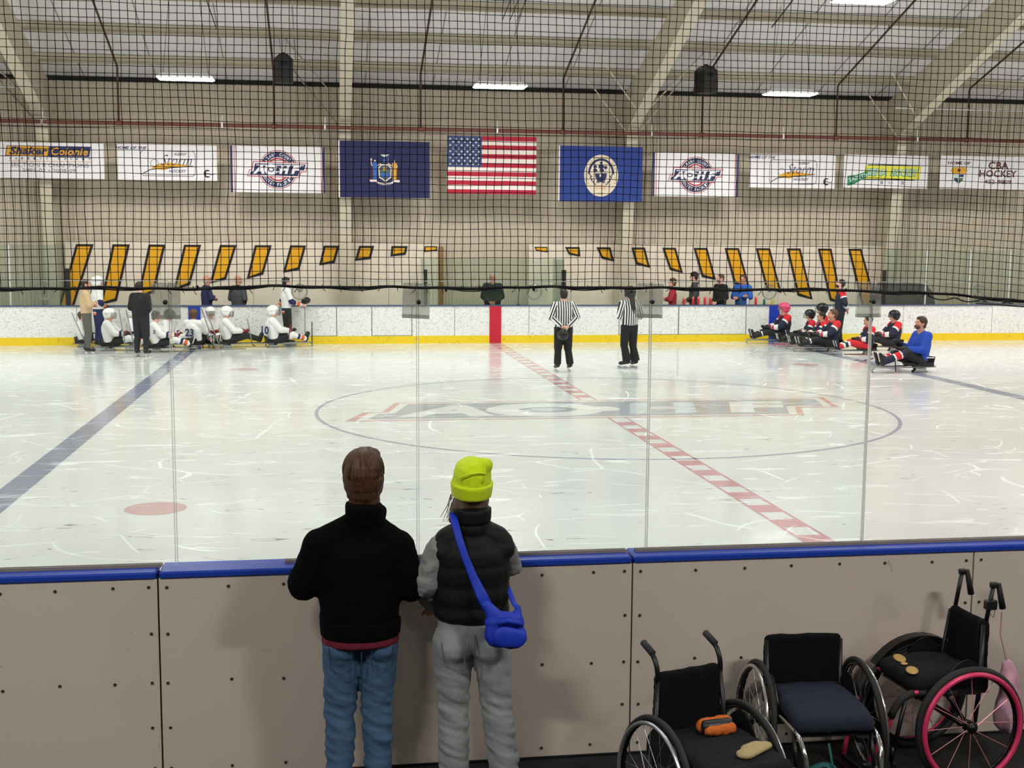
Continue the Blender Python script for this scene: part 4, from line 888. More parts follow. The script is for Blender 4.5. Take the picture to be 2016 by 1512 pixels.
def pose(kind, arms='down', **ov):
    if kind == 'stand':
        J = dict(pel=(0, 0, .95), chest=(0, -.01, 1.26), neck=(0, -.01, 1.46), head=(0, .015, 1.62), hipL=(-.09, 0, .92), hipR=(.09, 0, .92),
                 knL=(-.105, .03, .5), knR=(.105, .03, .5), anL=(-.115, -.01, .1), anR=(.115, -.01, .1), toL=(-.14, .13, .045), toR=(.14, .13, .045))
        A = {'down': ((.235, -.03, 1.13), (.235, .06, .88)), 'behind': ((.27, -.08, 1.15), (.07, -.17, .97)), 'front': ((.25, -.03, 1.13), (.06, .19, 1.0)),
             'crossed': ((.24, .06, 1.14), (-.07, .2, 1.17)), 'hips': ((.3, -.06, 1.13), (.17, .06, 1.0)), 'forward': ((.24, .06, 1.13), (.2, .30, 1.05))}
        sh = (.175, -.01, 1.40); dz = 0
    else:
        J = dict(pel=(0, 0, .22), chest=(0, -.05, .50), neck=(0, -.05, .69), head=(0, 0, .85), hipL=(-.09, .02, .2), hipR=(.09, .02, .2),
                 knL=(-.11, .42, .3), knR=(.11, .42, .3), anL=(-.07, .76, .19), anR=(.07, .76, .19), toL=(-.085, .82, .33), toR=(.085, .82, .33))
        A = {'down': ((.25, .02, .4), (.15, .25, .33)), 'front': ((.24, .04, .40), (.05, .28, .38)), 'crossed': ((.24, .02, .4), (-.05, .2, .42)), 'forward': ((.23, .14, .42), (.12, .38, .4)), 'behind': ((.27, -.1, .4), (.2, -.2, .2))}
        sh = (.165, -.055, .64)
    e, w_ = A[arms]
    for sd, sg in (('L', -1), ('R', 1)):
        J['sh'+sd] = (sg*sh[0], sh[1], sh[2]); J['el'+sd] = (sg*e[0], e[1]+(.02 if sd == 'L' else 0), e[2]); J['wr'+sd] = (sg*w_[0], w_[1]-(.03 if sd == 'L' and arms in ('crossed', 'front') else 0), w_[2]-(.04 if sd == 'L' and arms == 'crossed' else 0))
    J.update(ov); return {k: Vector(v) for k, v in J.items()}
def head_frame(J, look):
    f = Vector(look).normalized(); r = f.cross(Vector((0, 0, 1))).normalized(); u = r.cross(f)
    return Matrix((r, f, u)).transposed()
def body_prims(J, sc_, look, fat=1.0, fing=.0095, hands=True):
    H = head_frame(J, look); h = J['head']; P = []
    add = lambda off: h+H@Vector(off)
    rot = H
    P += [('ell', 'head', add((0, -.008, .02)), (.076, .096, .105), rot), ('ell', 'jaw', add((0, .028, -.05)), (.056, .062, .066), rot),
          ('ell', 'nose', add((0, .1, -.008)), (.013, .02, .022), rot), ('ell', 'brow', add((0, .083, .03)), (.045, .014, .014), rot), ('ell', 'chin', add((0, .078, -.092)), (.024, .018, .02), rot),
          ('ell', 'ear', add((-.078, -.012, -.002)), (.01, .02, .032), rot), ('ell', 'ear', add((.078, -.012, -.002)), (.01, .02, .032), rot)]
    P += [('neck', J['neck']-Vector((0, 0, .05)), h+H@Vector((0, -.02, -.06)), .058*fat, .055*fat, {})]
    P += [('torso', J['pel']+(J['chest']-J['pel'])*.1, J['chest'], .13*fat, .15*fat, dict(fl=.66)), ('sh', J['shL'], J['shR'], .06, .06, {})]
    for s in 'LR':
        P += [('ua', J['sh'+s], J['el'+s], .05*fat, .04, {}), ('fa', J['el'+s], J['wr'+s], .04, .027, {}), ('th', J['hip'+s], J['kn'+s], .068*fat, .05, {}), ('ca', J['kn'+s], J['an'+s], .052, .036, {}), ('ft', J['an'+s], J['to'+s], .036, .032, {})]
        if hands:
            d = (J['wr'+s]-J['el'+s]).normalized(); sg = -1 if s == 'L' else 1
            side = d.cross(Vector((sg*.3, .9, .3))); side = side.normalized(); nrm = side.cross(d)
            w_ = J['wr'+s]; P.append(('palm', w_, w_+d*.075, .034, .038, dict(side=side, fl=.45)))
            for i in range(4):
                L = (.036, .043, .04, .031)[i]; p0 = w_+d*.08+side*(i-1.5)*.021; p1 = p0+d*L+nrm*.008; p2 = p1+d*L*.6+nrm*.022
                P += [('f', p0-d*.02, p1, fing, fing*.92, {}), ('f', p1, p2, fing*.92, fing*.8, {})]
            q0 = w_+d*.02-side*.03; P += [('f', q0, q0+d*.045-side*.026+nrm*.01, fing*1.15, fing, {}), ('f', q0+d*.045-side*.026+nrm*.01, q0+d*.078-side*.03+nrm*.02, fing, fing*.85, {})]
    return P, H
def stripes_mat(name, c1, c2, w_, rough=.8):
    m = mat(name, c1, rough); nt = m.node_tree; a = nt.nodes.new('ShaderNodeAttribute'); a.attribute_name = 'stripe'
    k = nmath(nt, 'GREATER_THAN', nmath(nt, 'FRACT', nmath(nt, 'ADD', nmath(nt, 'DIVIDE', a.outputs['Fac'], w_), 100.25)), .5)
    mx = nt.nodes.new('ShaderNodeMix'); mx.data_type = 'RGBA'; nt.links.new(k, mx.inputs[0]); mx.inputs[6].default_value = c1; mx.inputs[7].default_value = c2
    nt.links.new(mx.outputs[2], nt.nodes['Principled BSDF'].inputs['Base Color']); return m
M_ref = stripes_mat('black_and_white_stripes', S(238, 238, 240), S(20, 20, 26), .05)
def top_prims(J, fat=1.0, g=.018, hem=.0, sleeves=True, collar=True, loose=1.0, long=.0):
    up = (J['chest']-J['pel']).normalized(); base = J['pel']-up*long
    P = [('torso', base, J['chest'], (.155*fat+g)*loose, .165*fat+g, dict(fl=.68, e0=.12, e1=.9)), ('sh', J['shL'], J['shR'], .075+g*.5, .075+g*.5, dict()),
         ('yoke', J['chest']+(J['neck']-J['chest'])*.3, J['neck']-(J['neck']-J['chest'])*.12, .14*fat, .085, dict(fl=.75))]
    if collar: P.append(('collar', J['neck']-Vector((0, 0, .03)), J['neck']+(J['head']-J['neck']).normalized()*.025, .078, .07, dict(e1=.15)))
    if sleeves:
        for s in 'LR': P += [('ua'+s, J['sh'+s], J['el'+s], .062*fat**.5+g, .052+g, {}), ('fa'+s, J['el'+s], J['wr'+s]-(J['wr'+s]-J['el'+s]).normalized()*.01, .05+g, .036+g*.7, dict(e1=.2))]
    return P
def leg_prims(J, g=.016, fat=1.0, flare=0, short=.0):
    P = [('hip', J['hipL']*.88+J['hipR']*.12, J['hipR']*.88+J['hipL']*.12, .098*fat+g, .098*fat+g, dict(side=(0, 0, 1), fl=.92)), ('waist', J['pel'], J['pel']+(J['chest']-J['pel'])*.35, .14*fat+g*.5, .135*fat+g*.5, dict(fl=.7, e1=.2))]
    for s in 'LR':
        a = J['an'+s]+(J['kn'+s]-J['an'+s])*short
        P += [('th'+s, J['hip'+s], J['kn'+s], .082*fat+g, .062*fat+g, {}), ('ca'+s, J['kn'+s], a, .06+g, .045+g+flare, dict(e1=.15))]
    return P
def add_eyes(root, J, H, parent=None, beard=None, eyes=True):
    h = J['head']; b = MB()
    for s in (-1, 1): b.ell(h+H@Vector((s*.031, .088, .008)), (.012, .009, .008), 8, 5, rot=H)
    if eyes: b.build('eyes', M_eye, root, True)
    b = MB(); b.ell(h+H@Vector((0, .088, -.052)), (.022, .008, .006), 8, 5, rot=H); 
    if eyes: b.build('mouth', M_lip, root, True)
    if beard:
        b = MB(); b.ell(h+H@Vector((0, .045, -.068)), (.06, .055, .046), 12, 8, rot=H); b.build('beard', beard, root, True)
def add_hair(root, J, H, m, style='short'):
    h = J['head']; A = lambda o: h+H@Vector(o)
    if style == 'none': P = []
    if style == 'short': P = [('ell', 'h', A((0, -.024, .045)), (.094, .108, .1), H), ('ell', 'h', A((0, -.062, -.02)), (.082, .056, .075), H), ('ell', 'h', A((0, .045, .085)), (.06, .045, .035), H)]
    elif style == 'bald': P = [('ell', 'h', A((0, -.055, -.015)), (.088, .06, .045), H)]
    elif style == 'curly': P = [('ell', 'h', A((0, -.015, .04)), (.115, .12, .11), H), ('ell', 'h', A((0, -.05, -.03)), (.1, .07, .08), H)]
    elif style == 'crop': P = [('ell', 'h', A((0, -.024, .04)), (.09, .105, .094), H), ('ell', 'h', A((0, -.062, -.015)), (.08, .052, .062), H)]
    return organic('hair', P, m, root, .012, smooth=2)
def add_helmet(root, J, H, m, cage=True, visor=None):
    h = J['head']; A = lambda o: h+H@Vector(o)
    P = [('ell', 'h', A((0, -.015, .048)), (.128, .155, .118), H), ('ell', 'h', A((0, -.06, -.01)), (.118, .095, .09), H), ('ell', 'h', A((-.098, -.005, -.03)), (.026, .04, .055), H), ('ell', 'h', A((.098, -.005, -.03)), (.026, .04, .055), H)]
    o = organic('helmet', P, m, root, .016, smooth=3)
    b = MB()
    for s in (-1, 1):
        for k in range(2): b.ell(A((s*(.124-.01*k), -.02-.05*k, .03)), (.006, .013, .006), 6, 4, rot=H)
    for k in range(3): b.ell(A(((k-1)*.04, -.06, .16-.008*abs(k-1))), (.008, .02, .004), 6, 4, rot=H)
    b.build('helmet_vent', M_black, o, kind='stuff')
    if cage:
        b = MB()
        for k in range(5):
            z = .03-.032*k; r = .132-.006*max(0, k-2); b.tube([A((r*math.sin(a)*.86, r*math.cos(a)*1.12+.008, z)) for a in [R_(q) for q in range(-75, 76, 15)]], .0032, 4)
        for k in range(-2, 3):
            x = k*.03; b.tube([A((x, .152-abs(k)*.008, .04)), A((x*.95, .155-abs(k)*.008, -.03)), A((x*.75, .132-abs(k)*.006, -.105))], .0032, 4)
        b.build('face_cage', K_cage, root)
    if visor:
        b = MB(); vs = []
        for z in (.045, -.05):
            for q in range(-70, 71, 14): vs.append(A((.108*math.sin(R_(q)), .13*math.cos(R_(q))+.006, z)))
        n = 11; b.add(vs, [(i, i+1, i+12 if False else i+1+n, i+n) for i in range(n-1)]); b.build('visor', visor, root)
def add_skates(root, J, blade=True):
    for s in 'LR':
        a, t = J['an'+s], J['to'+s]; d = (t-a); d.z = 0 if blade else d.z; d = d.normalized(); up = Vector((0, 0, 1)) if blade else (Vector((0, -.4, .1))).normalized()
        if blade:
            o = organic('skate', [('b', a+Vector((0, 0, .10)), a+Vector((0, 0, .0)), .056, .058, {}), ('b', a-d*.03-Vector((0, 0, .02)), t-Vector((0, 0, .005)), .048, .042, {})], K_boot, root, .014)
            b = MB(); p0 = a-d*.07; r = d.cross(Vector((0, 0, 1)))
            q = [(p0, .0), (t+d*.06, .0)]; z1 = .045; e = p0*1; f_ = t+d*.07
            vs = []
            for sg in (-1, 1):
                for pnt, z in ((e, .052), (e-d*.01, .02), (e+d*.03, .0), (f_-d*.03, .0), (f_+d*.005, .02), (f_-d*.01, .05)): vs.append(Vector((pnt.x, pnt.y, z))+r*sg*.004)
            b.add(vs, [tuple(range(6)), tuple(range(11, 5, -1))]+[(i, i+6, (i+1) % 6+6, (i+1) % 6) for i in range(6)]); b.build('blade', K_blade, o)
            b = MB(); b.box((-.012, -.05, .018), (.012, .0, .05)); b.box((-.012, .09, .018), (.012, .15, .05)); ang = math.atan2(-d.x, d.y)
            b.xf(Matrix.Translation((a.x, a.y, 0))@Matrix.Rotation(ang, 4, 'Z')); b.build('blade_holder', K_holder, o)
        else:
            o = organic('boot', [('b', a-(t-a)*.1, a, .054, .056, {}), ('b', a, t, .048, .038, {})], K_boot, root, .014)
            b = MB(); b.tube([a+(t-a)*.1+Vector((0, .05, 0)), t+Vector((0, .045, .02))], .011, 5); b.build('white_sole', K_holder, o)
def add_gloves(root, J, m=K_glove, m2=None):
    for s in 'LR':
        d = (J['wr'+s]-J['el'+s]).normalized(); w_ = J['wr'+s]; side = d.cross(Vector((0, .3, 1))).normalized(); nrm = side.cross(d)
        P = [('cuff', w_-d*.08, w_, .06, .052, dict(e0=.2)), ('p', w_, w_+d*.07, .05, .052, dict(side=side, fl=.62))]
        for i in range(4): p0 = w_+d*.075+side*(i-1.5)*.027; P += [('f', p0, p0+d*.045+nrm*.014, .0165, .016, {}), ('f', p0+d*.045+nrm*.014, p0+d*.05+nrm*.05, .016, .0145, {})]
        P += [('t', w_+d*.03-side*.045, w_+d*.085-side*.055+nrm*.03, .018, .016, {})]
        organic('glove', P, [m, m2 or m], root, .012, {'cuff': [(1, 1)]}, 2)
def add_shoes(root, J, m):
    for s in 'LR':
        a, t = J['an'+s], J['to'+s]; d = Vector((t.x-a.x, t.y-a.y, 0)).normalized()
        organic('shoe', [('b', a+Vector((0, 0, .02)), a-Vector((0, 0, .03)), .045, .048, {}), ('b', a-d*.03-Vector((0, 0, .055)), t+d*.04-Vector((0, 0, .005)), .042, .036, {})], m, root, .012)
def figure(label, loc, rz, kind='stand', arms='down', look=(0, 1, .25), scale=1.0, fat=1.0, skin=0, hair=None, hstyle='short', helmet=None, cage=True, visor=None, beard=None, eyes=True,
           top=None, bottom=None, shoes='shoe', gloves=None, group=None, voxel=.016, ov={}, lean=None, lower=True, gtop=.018, topname='jacket', flare=0, hood=None, hands=True, smooth=4, long=.0, elev=0):
    J = pose(kind, arms, **ov)
    if shoes == 'skate':
        for q in 'LR': J['an'+q].z += .045; J['to'+q].z = .11
    root = thing('person', label, 'person', loc, rz, group); root.scale = (scale,)*3
    P, H = body_prims(J, 1, look, fat, hands=(gloves is None) and hands)
    if fat > 1.0: pass
    organic('body', P, SKIN[skin], root, .0135, smooth=2)
    mats, rules = top[0], top[1]; st = top[2] if len(top) > 2 else None
    tp = top_prims(J, fat, gtop, long=long)
    if hood: tp.append(('hood', J['neck']-Vector((.06, .06, .0)), J['neck']+Vector((.06, -.06, .0)), .05, .05, {}))
    organic(topname, tp, mats, root, .0125 if st else voxel, rules, smooth, stripe=st)
    if lower: organic('trousers', leg_prims(J, fat=fat, flare=flare), bottom[0], root, voxel, bottom[1], smooth)
    if hair: add_hair(root, J, H, hair, hstyle)
    if helmet: add_helmet(root, J, H, helmet, cage, visor)
    if eyes or beard: add_eyes(root, J, H, beard=beard, eyes=eyes and not (helmet and cage))
    if shoes == 'skate': add_skates(root, J)
    elif shoes == 'boot': add_skates(root, J, False)
    elif shoes and lower: add_shoes(root, J, mat('dark_shoe', S(30, 28, 28), .5))
    if gloves: add_gloves(root, J, *gloves)
    return root, J, H
C_ = lambda nm, *c: mat(nm, S(*c), .85, bump=.35, bscale=9, var=.06, vscale=5)
T_tan = C_('tan_sweatshirt', 206, 178, 140); T_blk = C_('black_jacket_cloth', 26, 27, 28); T_grey = C_('dark_grey_trousers', 92, 94, 88); T_dnv = C_('navy_coat_cloth', 40, 46, 86); T_char = C_('charcoal_coat_cloth', 74, 76, 80); T_dgreen = C_('dark_green_grey_jacket', 48, 58, 60); T_blue = C_('bright_blue_jacket', 48, 98, 190); T_hood = C_('grey_hooded_jacket', 64, 66, 70); T_darkj = C_('dark_trousers', 34, 36, 44)
T_redc = C_('red_shirt_cloth', 176, 44, 56); T_whitec = C_('white_shirt_cloth', 226, 226, 224); T_refp = C_('black_referee_trousers', 26, 26, 28)
def plain(m): return ([m], None)
home_top = ([J_white, J_navy, J_orange], {'torso': [(.10, 2), (.16, 0), (.32, 1), (9, 0)], 'faL': [(.1, 1), (.35, 1), (.45, 0), (.8, 2), (9, 0)], 'faR': [(.1, 1), (.35, 1), (.45, 0), (.8, 2), (9, 0)], 'uaL': [(.8, 0), (9, 1)], 'uaR': [(.8, 0), (9, 1)]})
home_sit = ([J_white, J_navy, J_orange], {'faL': [(.3, 0), (.55, 1), (.65, 0), (.9, 2), (9, 0)], 'faR': [(.3, 0), (.55, 1), (.65, 0), (.9, 2), (9, 0)]})
home_bot = ([K_pants, J_white, J_navy, J_orange], {'caL': [(.35, 1), (.52, 2), (.6, 1), (.82, 3), (9, 1)], 'caR': [(.35, 1), (.52, 2), (.6, 1), (.82, 3), (9, 1)], 'thL': [(.75, 0), (9, 1)], 'thR': [(.75, 0), (9, 1)]})
away_top = ([J_dnavy, J_red, J_white], {'uaL': [(.35, 1), (.48, 2), (9, 0)], 'uaR': [(.35, 1), (.48, 2), (9, 0)], 'sh': [(9, 1)], 'faL': [(.2, 0), (.62, 2), (.8, 1), (9, 2)], 'faR': [(.2, 0), (.62, 2), (.8, 1), (9, 2)]})
away_bot = ([K_pants, J_white, J_red], {'caL': [(.4, 0), (.47, 1), (9, 0)], 'caR': [(.4, 0), (.47, 1), (9, 0)]})
HE_w = mat('white_helmet', S(240, 240, 238), .3); HE_k = mat('black_helmet', S(24, 26, 28), .25); HE_p = mat('pink_helmet', S(226, 78, 120), .3)
V_clear = glass_mat('clear_visor', (.9, .92, .92, 1), 1, .15)
def sled(label, loc, rz, bucket=None, scale=1.0, group=None):
    t = thing('hockey_sled', label, 'sled', loc, rz, group); t.scale = (scale,)*3
    b = MB()
    for s in (-1, 1): b.tube([(s*.13, -.26, .1), (s*.13, .25, .1), (s*.09, .8, .1), (s*.03, .92, .11)], .012, 6)
    b.tube([(-.13, -.26, .1), (.13, -.26, .1)], .012, 6); b.tube([(-.12, .3, .1), (.12, .3, .1)], .01, 6); b.tube([(-.09, .72, .12), (.09, .72, .12)], .012, 6)
    b.build('frame', M_alu, t, True)
    b = MB(); o_ = [(-.19, .16), (-.215, .28), (-.2, .28), (-.16, .18), (.16, .145), (.2, .18), (.22, .17), (.19, .112), (-.2, .112)]
    b.prism([(y, z) for y, z in o_], -.18, .18); b.xf(Matrix.Rotation(R_(90), 4, 'Z')); b.build('bucket_seat', bucket or M_black, t)
    for s in (-1, 1):
        b = MB(); b.box((s*.05-.004, -.16, .0), (s*.05+.004, .1, .03)); b.box((s*.05-.014, -.12, .03), (s*.05+.014, .07, .075)); o = b.build('blade', K_blade, t)
    b = MB(); b.box((-.08, -.1, .07), (.08, .05, .09)); b.build('blade_mount', M_black, t)
    b = MB(); b.tube([(-.02, .86, .11), (-.02, .92, .05), (-.02, .9, .012), (.02, .9, .012), (.02, .92, .05), (.02, .86, .11)], .01, 6); b.build('front_runner', M_alu, t, True)
    return t
def stick(label, a, b_, group=None, m=None, blade=True):
    a, b_ = Vector(a), Vector(b_); t = thing('hockey_stick', label, 'hockey stick', a, 0, group); d = b_-a
    b = MB(); b.tube([(0, 0, 0), d], .013, 6); b.build('shaft', m or M_alu, t)
    if blade:
        dn = d.normalized(); s = dn.cross(Vector((0, 0, 1))); s = s.normalized() if s.length > .01 else Vector((1, 0, 0)); b = MB(); b.tube([d-dn*.02, d+dn*.06+s*.02, d+dn*.09+s*.17], [.014, .02, .016], 6, fl=.4); b.build('stick_blade', M_black, t)
    return t
RT = R_(-90); LT = R_(90)
# officials on the ice
fig_ref, J, H = figure('referee in striped shirt and black trousers, hands clasped behind', (.43, 5.67, 0), 0, arms='behind', look=(.12, 1, .25), hair=H_dark, hstyle='crop', top=([M_ref], None, {'faL': (.6, .5, .6), 'faR': (-.6, .5, .6)}), bottom=plain(T_refp), shoes='skate', eyes=False, fat=1.2, topname='striped_shirt', flare=.02, scale=.985, ov=dict(anL=(-.12, 0, .12), anR=(.15, 0, .12)))
t = thing('helmet', 'black helmet held upside down behind the referee at centre', 'helmet', (.38, 5.45, .79)); b = MB(); b.ell((0, 0, 0), (.115, .13, .125), 16, 10); b.build('helmet_shell', HE_k, t, True)
b = MB(); [b.tube([(.1*math.cos(a), -.11, .1*math.sin(a)*.8) for a in [R_(q) for q in range(0, 361, 30)]], .004, 4)]; b.tube([(-.06, -.12, .1), (-.02, -.14, .16), (.05, -.1, .13)], .006, 5); b.build('chin_strap', M_black, t)
fig_ref2, J, H = figure('long-haired referee in striped shirt and black helmet, seen from behind', (1.97, 6.25, 0), R_(12), arms='front', look=(-.1, 1, .2), helmet=HE_k, cage=False, scale=.985, top=([M_ref], None, {'faL': (.6, .5, .6), 'faR': (-.6, .5, .6)}), bottom=plain(T_refp), shoes='skate', eyes=False, fat=1.15, topname='striped_shirt', flare=.04, ov=dict(anL=(-.04, 0, .12), anR=(.16, 0, .12)))
organic('long_hair', [('h', J['head']+Vector((0, -.07, .0)), J['head']+Vector((.01, -.16, -.22)), .075, .06, dict(fl=.6)), ('h', J['head']+Vector((.01, -.16, -.22)), J['head']+Vector((.03, -.17, -.42)), .06, .02, dict(fl=.5))], mat('dark_brown_long_hair', S(52, 42, 36), .7, bump=.5, bscale=80, stretch=(1, 1, .1)), fig_ref2, .014)
# left team and staff
figure('man in tan sweatshirt and grey trousers on skates, arms folded', (-9.93, 10.5, 0), R_(-75), arms='crossed', look=(.1, 1, .3), hair=H_dark, hstyle='crop', top=plain(T_tan), bottom=plain(T_grey), shoes='skate', fat=1.1, topname='sweatshirt', skin=1, scale=1.0)
figure('man in black jacket standing in front of the seated players', (-8.6, 9.75, 0), R_(-20), arms='front', look=(.3, 1, .25), hair=H_dark, hstyle='crop', top=plain(T_blk), bottom=plain(T_darkj), shoes='skate', fat=1.22, long=.06, scale=.985, eyes=False)
figure('young standing player in white jersey and white helmet, gloves together', (-9.95, 12.1, 0), R_(-60), arms='front', look=(.1, 1, .2), helmet=HE_w, top=home_top, bottom=([J_navy], None), shoes='skate', gloves=(K_glove,), fat=1.05, topname='jersey', scale=1.0, long=.12)
figure('standing player in white jersey with dark hair, arms apart', (-5.42, 12.6, 0), R_(-70), arms='forward', look=(0, 1, .1), hair=H_dark, top=home_top, bottom=plain(K_pants), shoes='skate', topname='jersey', long=.12, scale=.99, ov=dict(elL=(-.27, -.02, 1.14), wrL=(-.3, -.12, .98), wrR=(.14, .36, 1.04)))
t = thing('helmet', 'black helmet held out above the boards by the standing player', 'helmet', (-4.93, 12.72, 1.12)); b = MB(); b.ell((0, 0, .02), (.12, .12, .09), 16, 9); b.ell((-.03, 0, -.02), (.1, .1, .06), 14, 8); b.build('helmet_shell', HE_k, t, True); b = MB(); [b.tube([(-.12-.01*k, -.07, -.02-.03*k), (-.16, 0, -.03-.03*k), (-.12-.01*k, .07, -.02-.03*k)], .004, 4) for k in range(4)]; b.build('face_cage', K_cage, t)
sit = dict(kind='sit', shoes='boot', gloves=(K_glove,), topname='jersey')
def sled_player(label, x, y, rz, top, bottom, sled_label, **k):
    kk = dict(sit); kk.update(k); kk['fat'] = kk.get('fat', 1.0)*1.12; kk['gtop'] = .026; r, J, H = figure(label, (x, y, 0), rz, top=top, bottom=bottom, **kk); sled(sled_label, (x, y, 0), rz, scale=k.get('scale', 1)); return r, J, H
red_gl = mat('dark_red_glove', S(120, 26, 40), .5)
sled_player('sled player in white jersey half hidden behind the man in tan', -10.4, 12.5, RT, home_sit, home_bot, 'sled half hidden behind the man in tan', helmet=None, hair=H_brown, look=(0, 1, .2), scale=.9)
sled_player('sled player in white helmet leaning back in a black bucket', -9.55, 11.35, RT, home_sit, home_bot, 'black bucket sled left of the man in black jacket', helmet=HE_w, look=(.1, 1, .1), arms='forward', scale=1.02, fat=1.1)
r, J, H = sled_player('sled player in white helmet just behind the man in black', -9.15, 12.3, RT, home_sit, home_bot, 'sled behind the man in black jacket', helmet=HE_w, look=(.1, 1, .1), scale=1.0)
r, J, H = sled_player('dark-haired sled player with the number three sleeve', -8.4, 10.9, RT, home_sit, home_bot, 'sled of the player with the number three sleeve', hair=H_dark, look=(.2, 1, .1), eyes=False, arms='forward', gloves=(red_gl, K_holder))
r3 = r
r, J, H = sled_player('dark-helmeted sled player just right of the left clamp plate', -8.25, 12.15, R_(-110), home_sit, home_bot, 'sled partly hidden behind the number three player', helmet=HE_k, look=(.1, 1, .1), scale=.95)
r23, J, H = sled_player('curly brown-haired sled player number 23 seen from behind', -7.62, 11.65, R_(-25), home_sit, home_bot, 'sled of the curly-haired player', hair=H_brown, hstyle='curly', look=(-.1, 1, .2), eyes=False, arms='forward')
r, J, H = sled_player('sled player in white and black caged helmet facing the viewer', -7.28, 12.3, R_(195), home_sit, home_bot, 'sled of the helmeted player facing the viewer', helmet=HE_w, look=(0, 1, .1), arms='front', gloves=(red_gl,))
r, J, H = sled_player('sled player in white helmet leaning forward with dark red gloves', -6.85, 12.0, R_(-80), ([J_white], None), plain(K_pants), 'sled of the forward-leaning white helmet player', helmet=HE_w, look=(0, 1, -.05), arms='forward', gloves=(red_gl,), fat=1.1, scale=1.03)
r10, J, H = sled_player('sled player number 10 in white helmet nearest centre ice', -5.72, 12.05, R_(-78), ([J_white, J_navy, J_orange], {'faL': [(9, 0)], 'faR': [(9, 0)]}), home_bot, 'sled of player number 10', helmet=HE_w, look=(.1, 1, .15), arms='forward', gloves=(K_glove, red_gl), fat=1.12, scale=1.05)
def back_text(body, root, c, h, m, rot=0, tilt=-.15, name='number', rz=0, width=None):
    P = Print(lambda x, z: 0.0, 1); P.text(body, 0, 0, h, m, 1, width, 0, .03); o = P.build(name, root); o.location = c; o.rotation_euler = (tilt, 0, rz); return o
back_text('23', r23, (0, -.215, .42), .19, V_navy, tilt=-.1); back_text('10', r10, (.15, -.225, .42), .2, V_navy, tilt=-.05, rz=R_(42))
back_text('3', r3, (.285, -.03, .5), .09, V_navy, rz=R_(90), tilt=0, name='sleeve_number')
t = stick('silver stick leaning up at the man in tan', (-10.3, 10.7, .95), (-10.08, 10.9, .3), blade=False)
stick('silver stick upright before the white helmet player, left one', (-9.25, 10.8, 1.02), (-9.12, 10.9, .03)); stick('silver stick upright before the man in black', (-9.08, 10.75, 1.02), (-8.9, 10.8, .03))
stick('long silver stick standing at the helmeted player, left one', (-7.42, 11.5, 1.0), (-7.1, 11.4, .05)); stick('long silver stick standing at the helmeted player, right one', (-7.32, 11.5, .95), (-6.98, 11.45, .05))
stick('dark stick lying on the ice with a round black butt end', (-7.45, 10.95, .03), (-6.5, 11.3, .03)); stick('white-bladed stick held by the forward-leaning player', (-6.35, 11.75, .75), (-6.25, 11.8, .15))
stick('dark red stick held up by player number 10', (-5.3, 11.7, .6), (-5.35, 11.75, .2), m=red_gl, blade=False); stick('dark stick upright at the boots of player number 10', (-4.78, 12.3, .62), (-4.78, 12.3, .05), m=M_black)
# staff behind the far boards (they stand on the bench floor)
for lab, x, tp, hr, hs, rz, ar, lk, sk, fat, sc2, bd_, hd in (
    ('grey-haired man in navy coat behind the left boards', -7.5, T_dnv, H_grey, 'bald', -70, 'crossed', (0, 1, .55), 1, 1.15, 1.0, None, None),
    ('bald man in charcoal coat behind the left boards', -6.7, T_char, None, None, -35, 'front', (.4, 1, .3), 1, 1.15, 1.0, None, None),
    ('grey-haired man in dark jacket standing at the timekeeper box', .03, T_dgreen, H_grey, 'crop', 170, 'front', (.3, 1, .1), 1, 1.3, 1.05, None, None),
    ('boy in red and black shirt on the right bench', 5.05, T_redc, H_brown, 'short', 80, 'crossed', (0, 1, .1), 0, .92, .97, None, None),
    ('dark-haired young man in grey hooded jacket on the right bench', 5.66, T_hood, H_dark, 'short', 75, 'front', (.1, 1, -.05), 0, 1.1, 1.07, None, 1),
    ('bearded man in dark jacket on the right bench', 6.42, T_blk, H_brown, 'crop', 110, 'front', (0, 1, .05), 0, 1.2, 1.04, H_brown, None),
    ('man in bright blue jacket on the right bench', 7.06, T_blue, H_brown, 'crop', 150, 'crossed', (-.1, 1, 0), 1, 1.15, 1.03, None, 1)):
    figure(lab, (x, 13.75, 0), R_(rz), arms=ar, look=lk, skin=sk, hair=hr, hstyle=hs or 'crop', top=plain(tp), bottom=plain(T_darkj), fat=fat, scale=sc2, beard=bd_, hood=hd)
# right team
figure('standing player in navy and red jersey, bearded, looking left', (8.57, 10.6, 0), R_(80), arms='behind', look=(0, 1, .35), hair=H_dark, hstyle='crop', beard=H_dark, top=([J_dnavy, J_red, J_white], {**away_top[1], 'torso': [(.12, 2), (.2, 1), (.26, 2), (9, 0)]}), bottom=plain(K_pants), shoes='skate', topname='jersey', long=.14, scale=1.02, fat=1.1)
sled_player('sled player in pink helmet leaning on the boards line', 7.68, 12.2, LT, away_top, away_bot, 'sled of the pink helmet player', helmet=HE_p, cage=False, visor=V_clear, look=(0, 1, .2), arms='forward', scale=1.1)
sled_player('sled player in black caged helmet, leftmost of the dark cluster', 8.0, 11.2, R_(80), away_top, away_bot, 'sled of the leftmost dark-cluster player', helmet=HE_k, look=(0, 1, .2), arms='front', scale=.97)
sled_player('dark-haired sled player in the middle of the dark cluster', 8.05, 10.55, R_(85), away_top, away_bot, 'sled in the middle of the dark cluster', hair=H_dark, hstyle='crop', look=(0, 1, .1), arms='forward', scale=.97, skin=1)
sled_player('brown-haired sled player looking up in the dark cluster', 8.05, 9.85, R_(92), away_top, away_bot, 'sled of the brown-haired player looking up', hair=H_brown, look=(0, 1, .4), arms='forward', scale=1.08, skin=1)
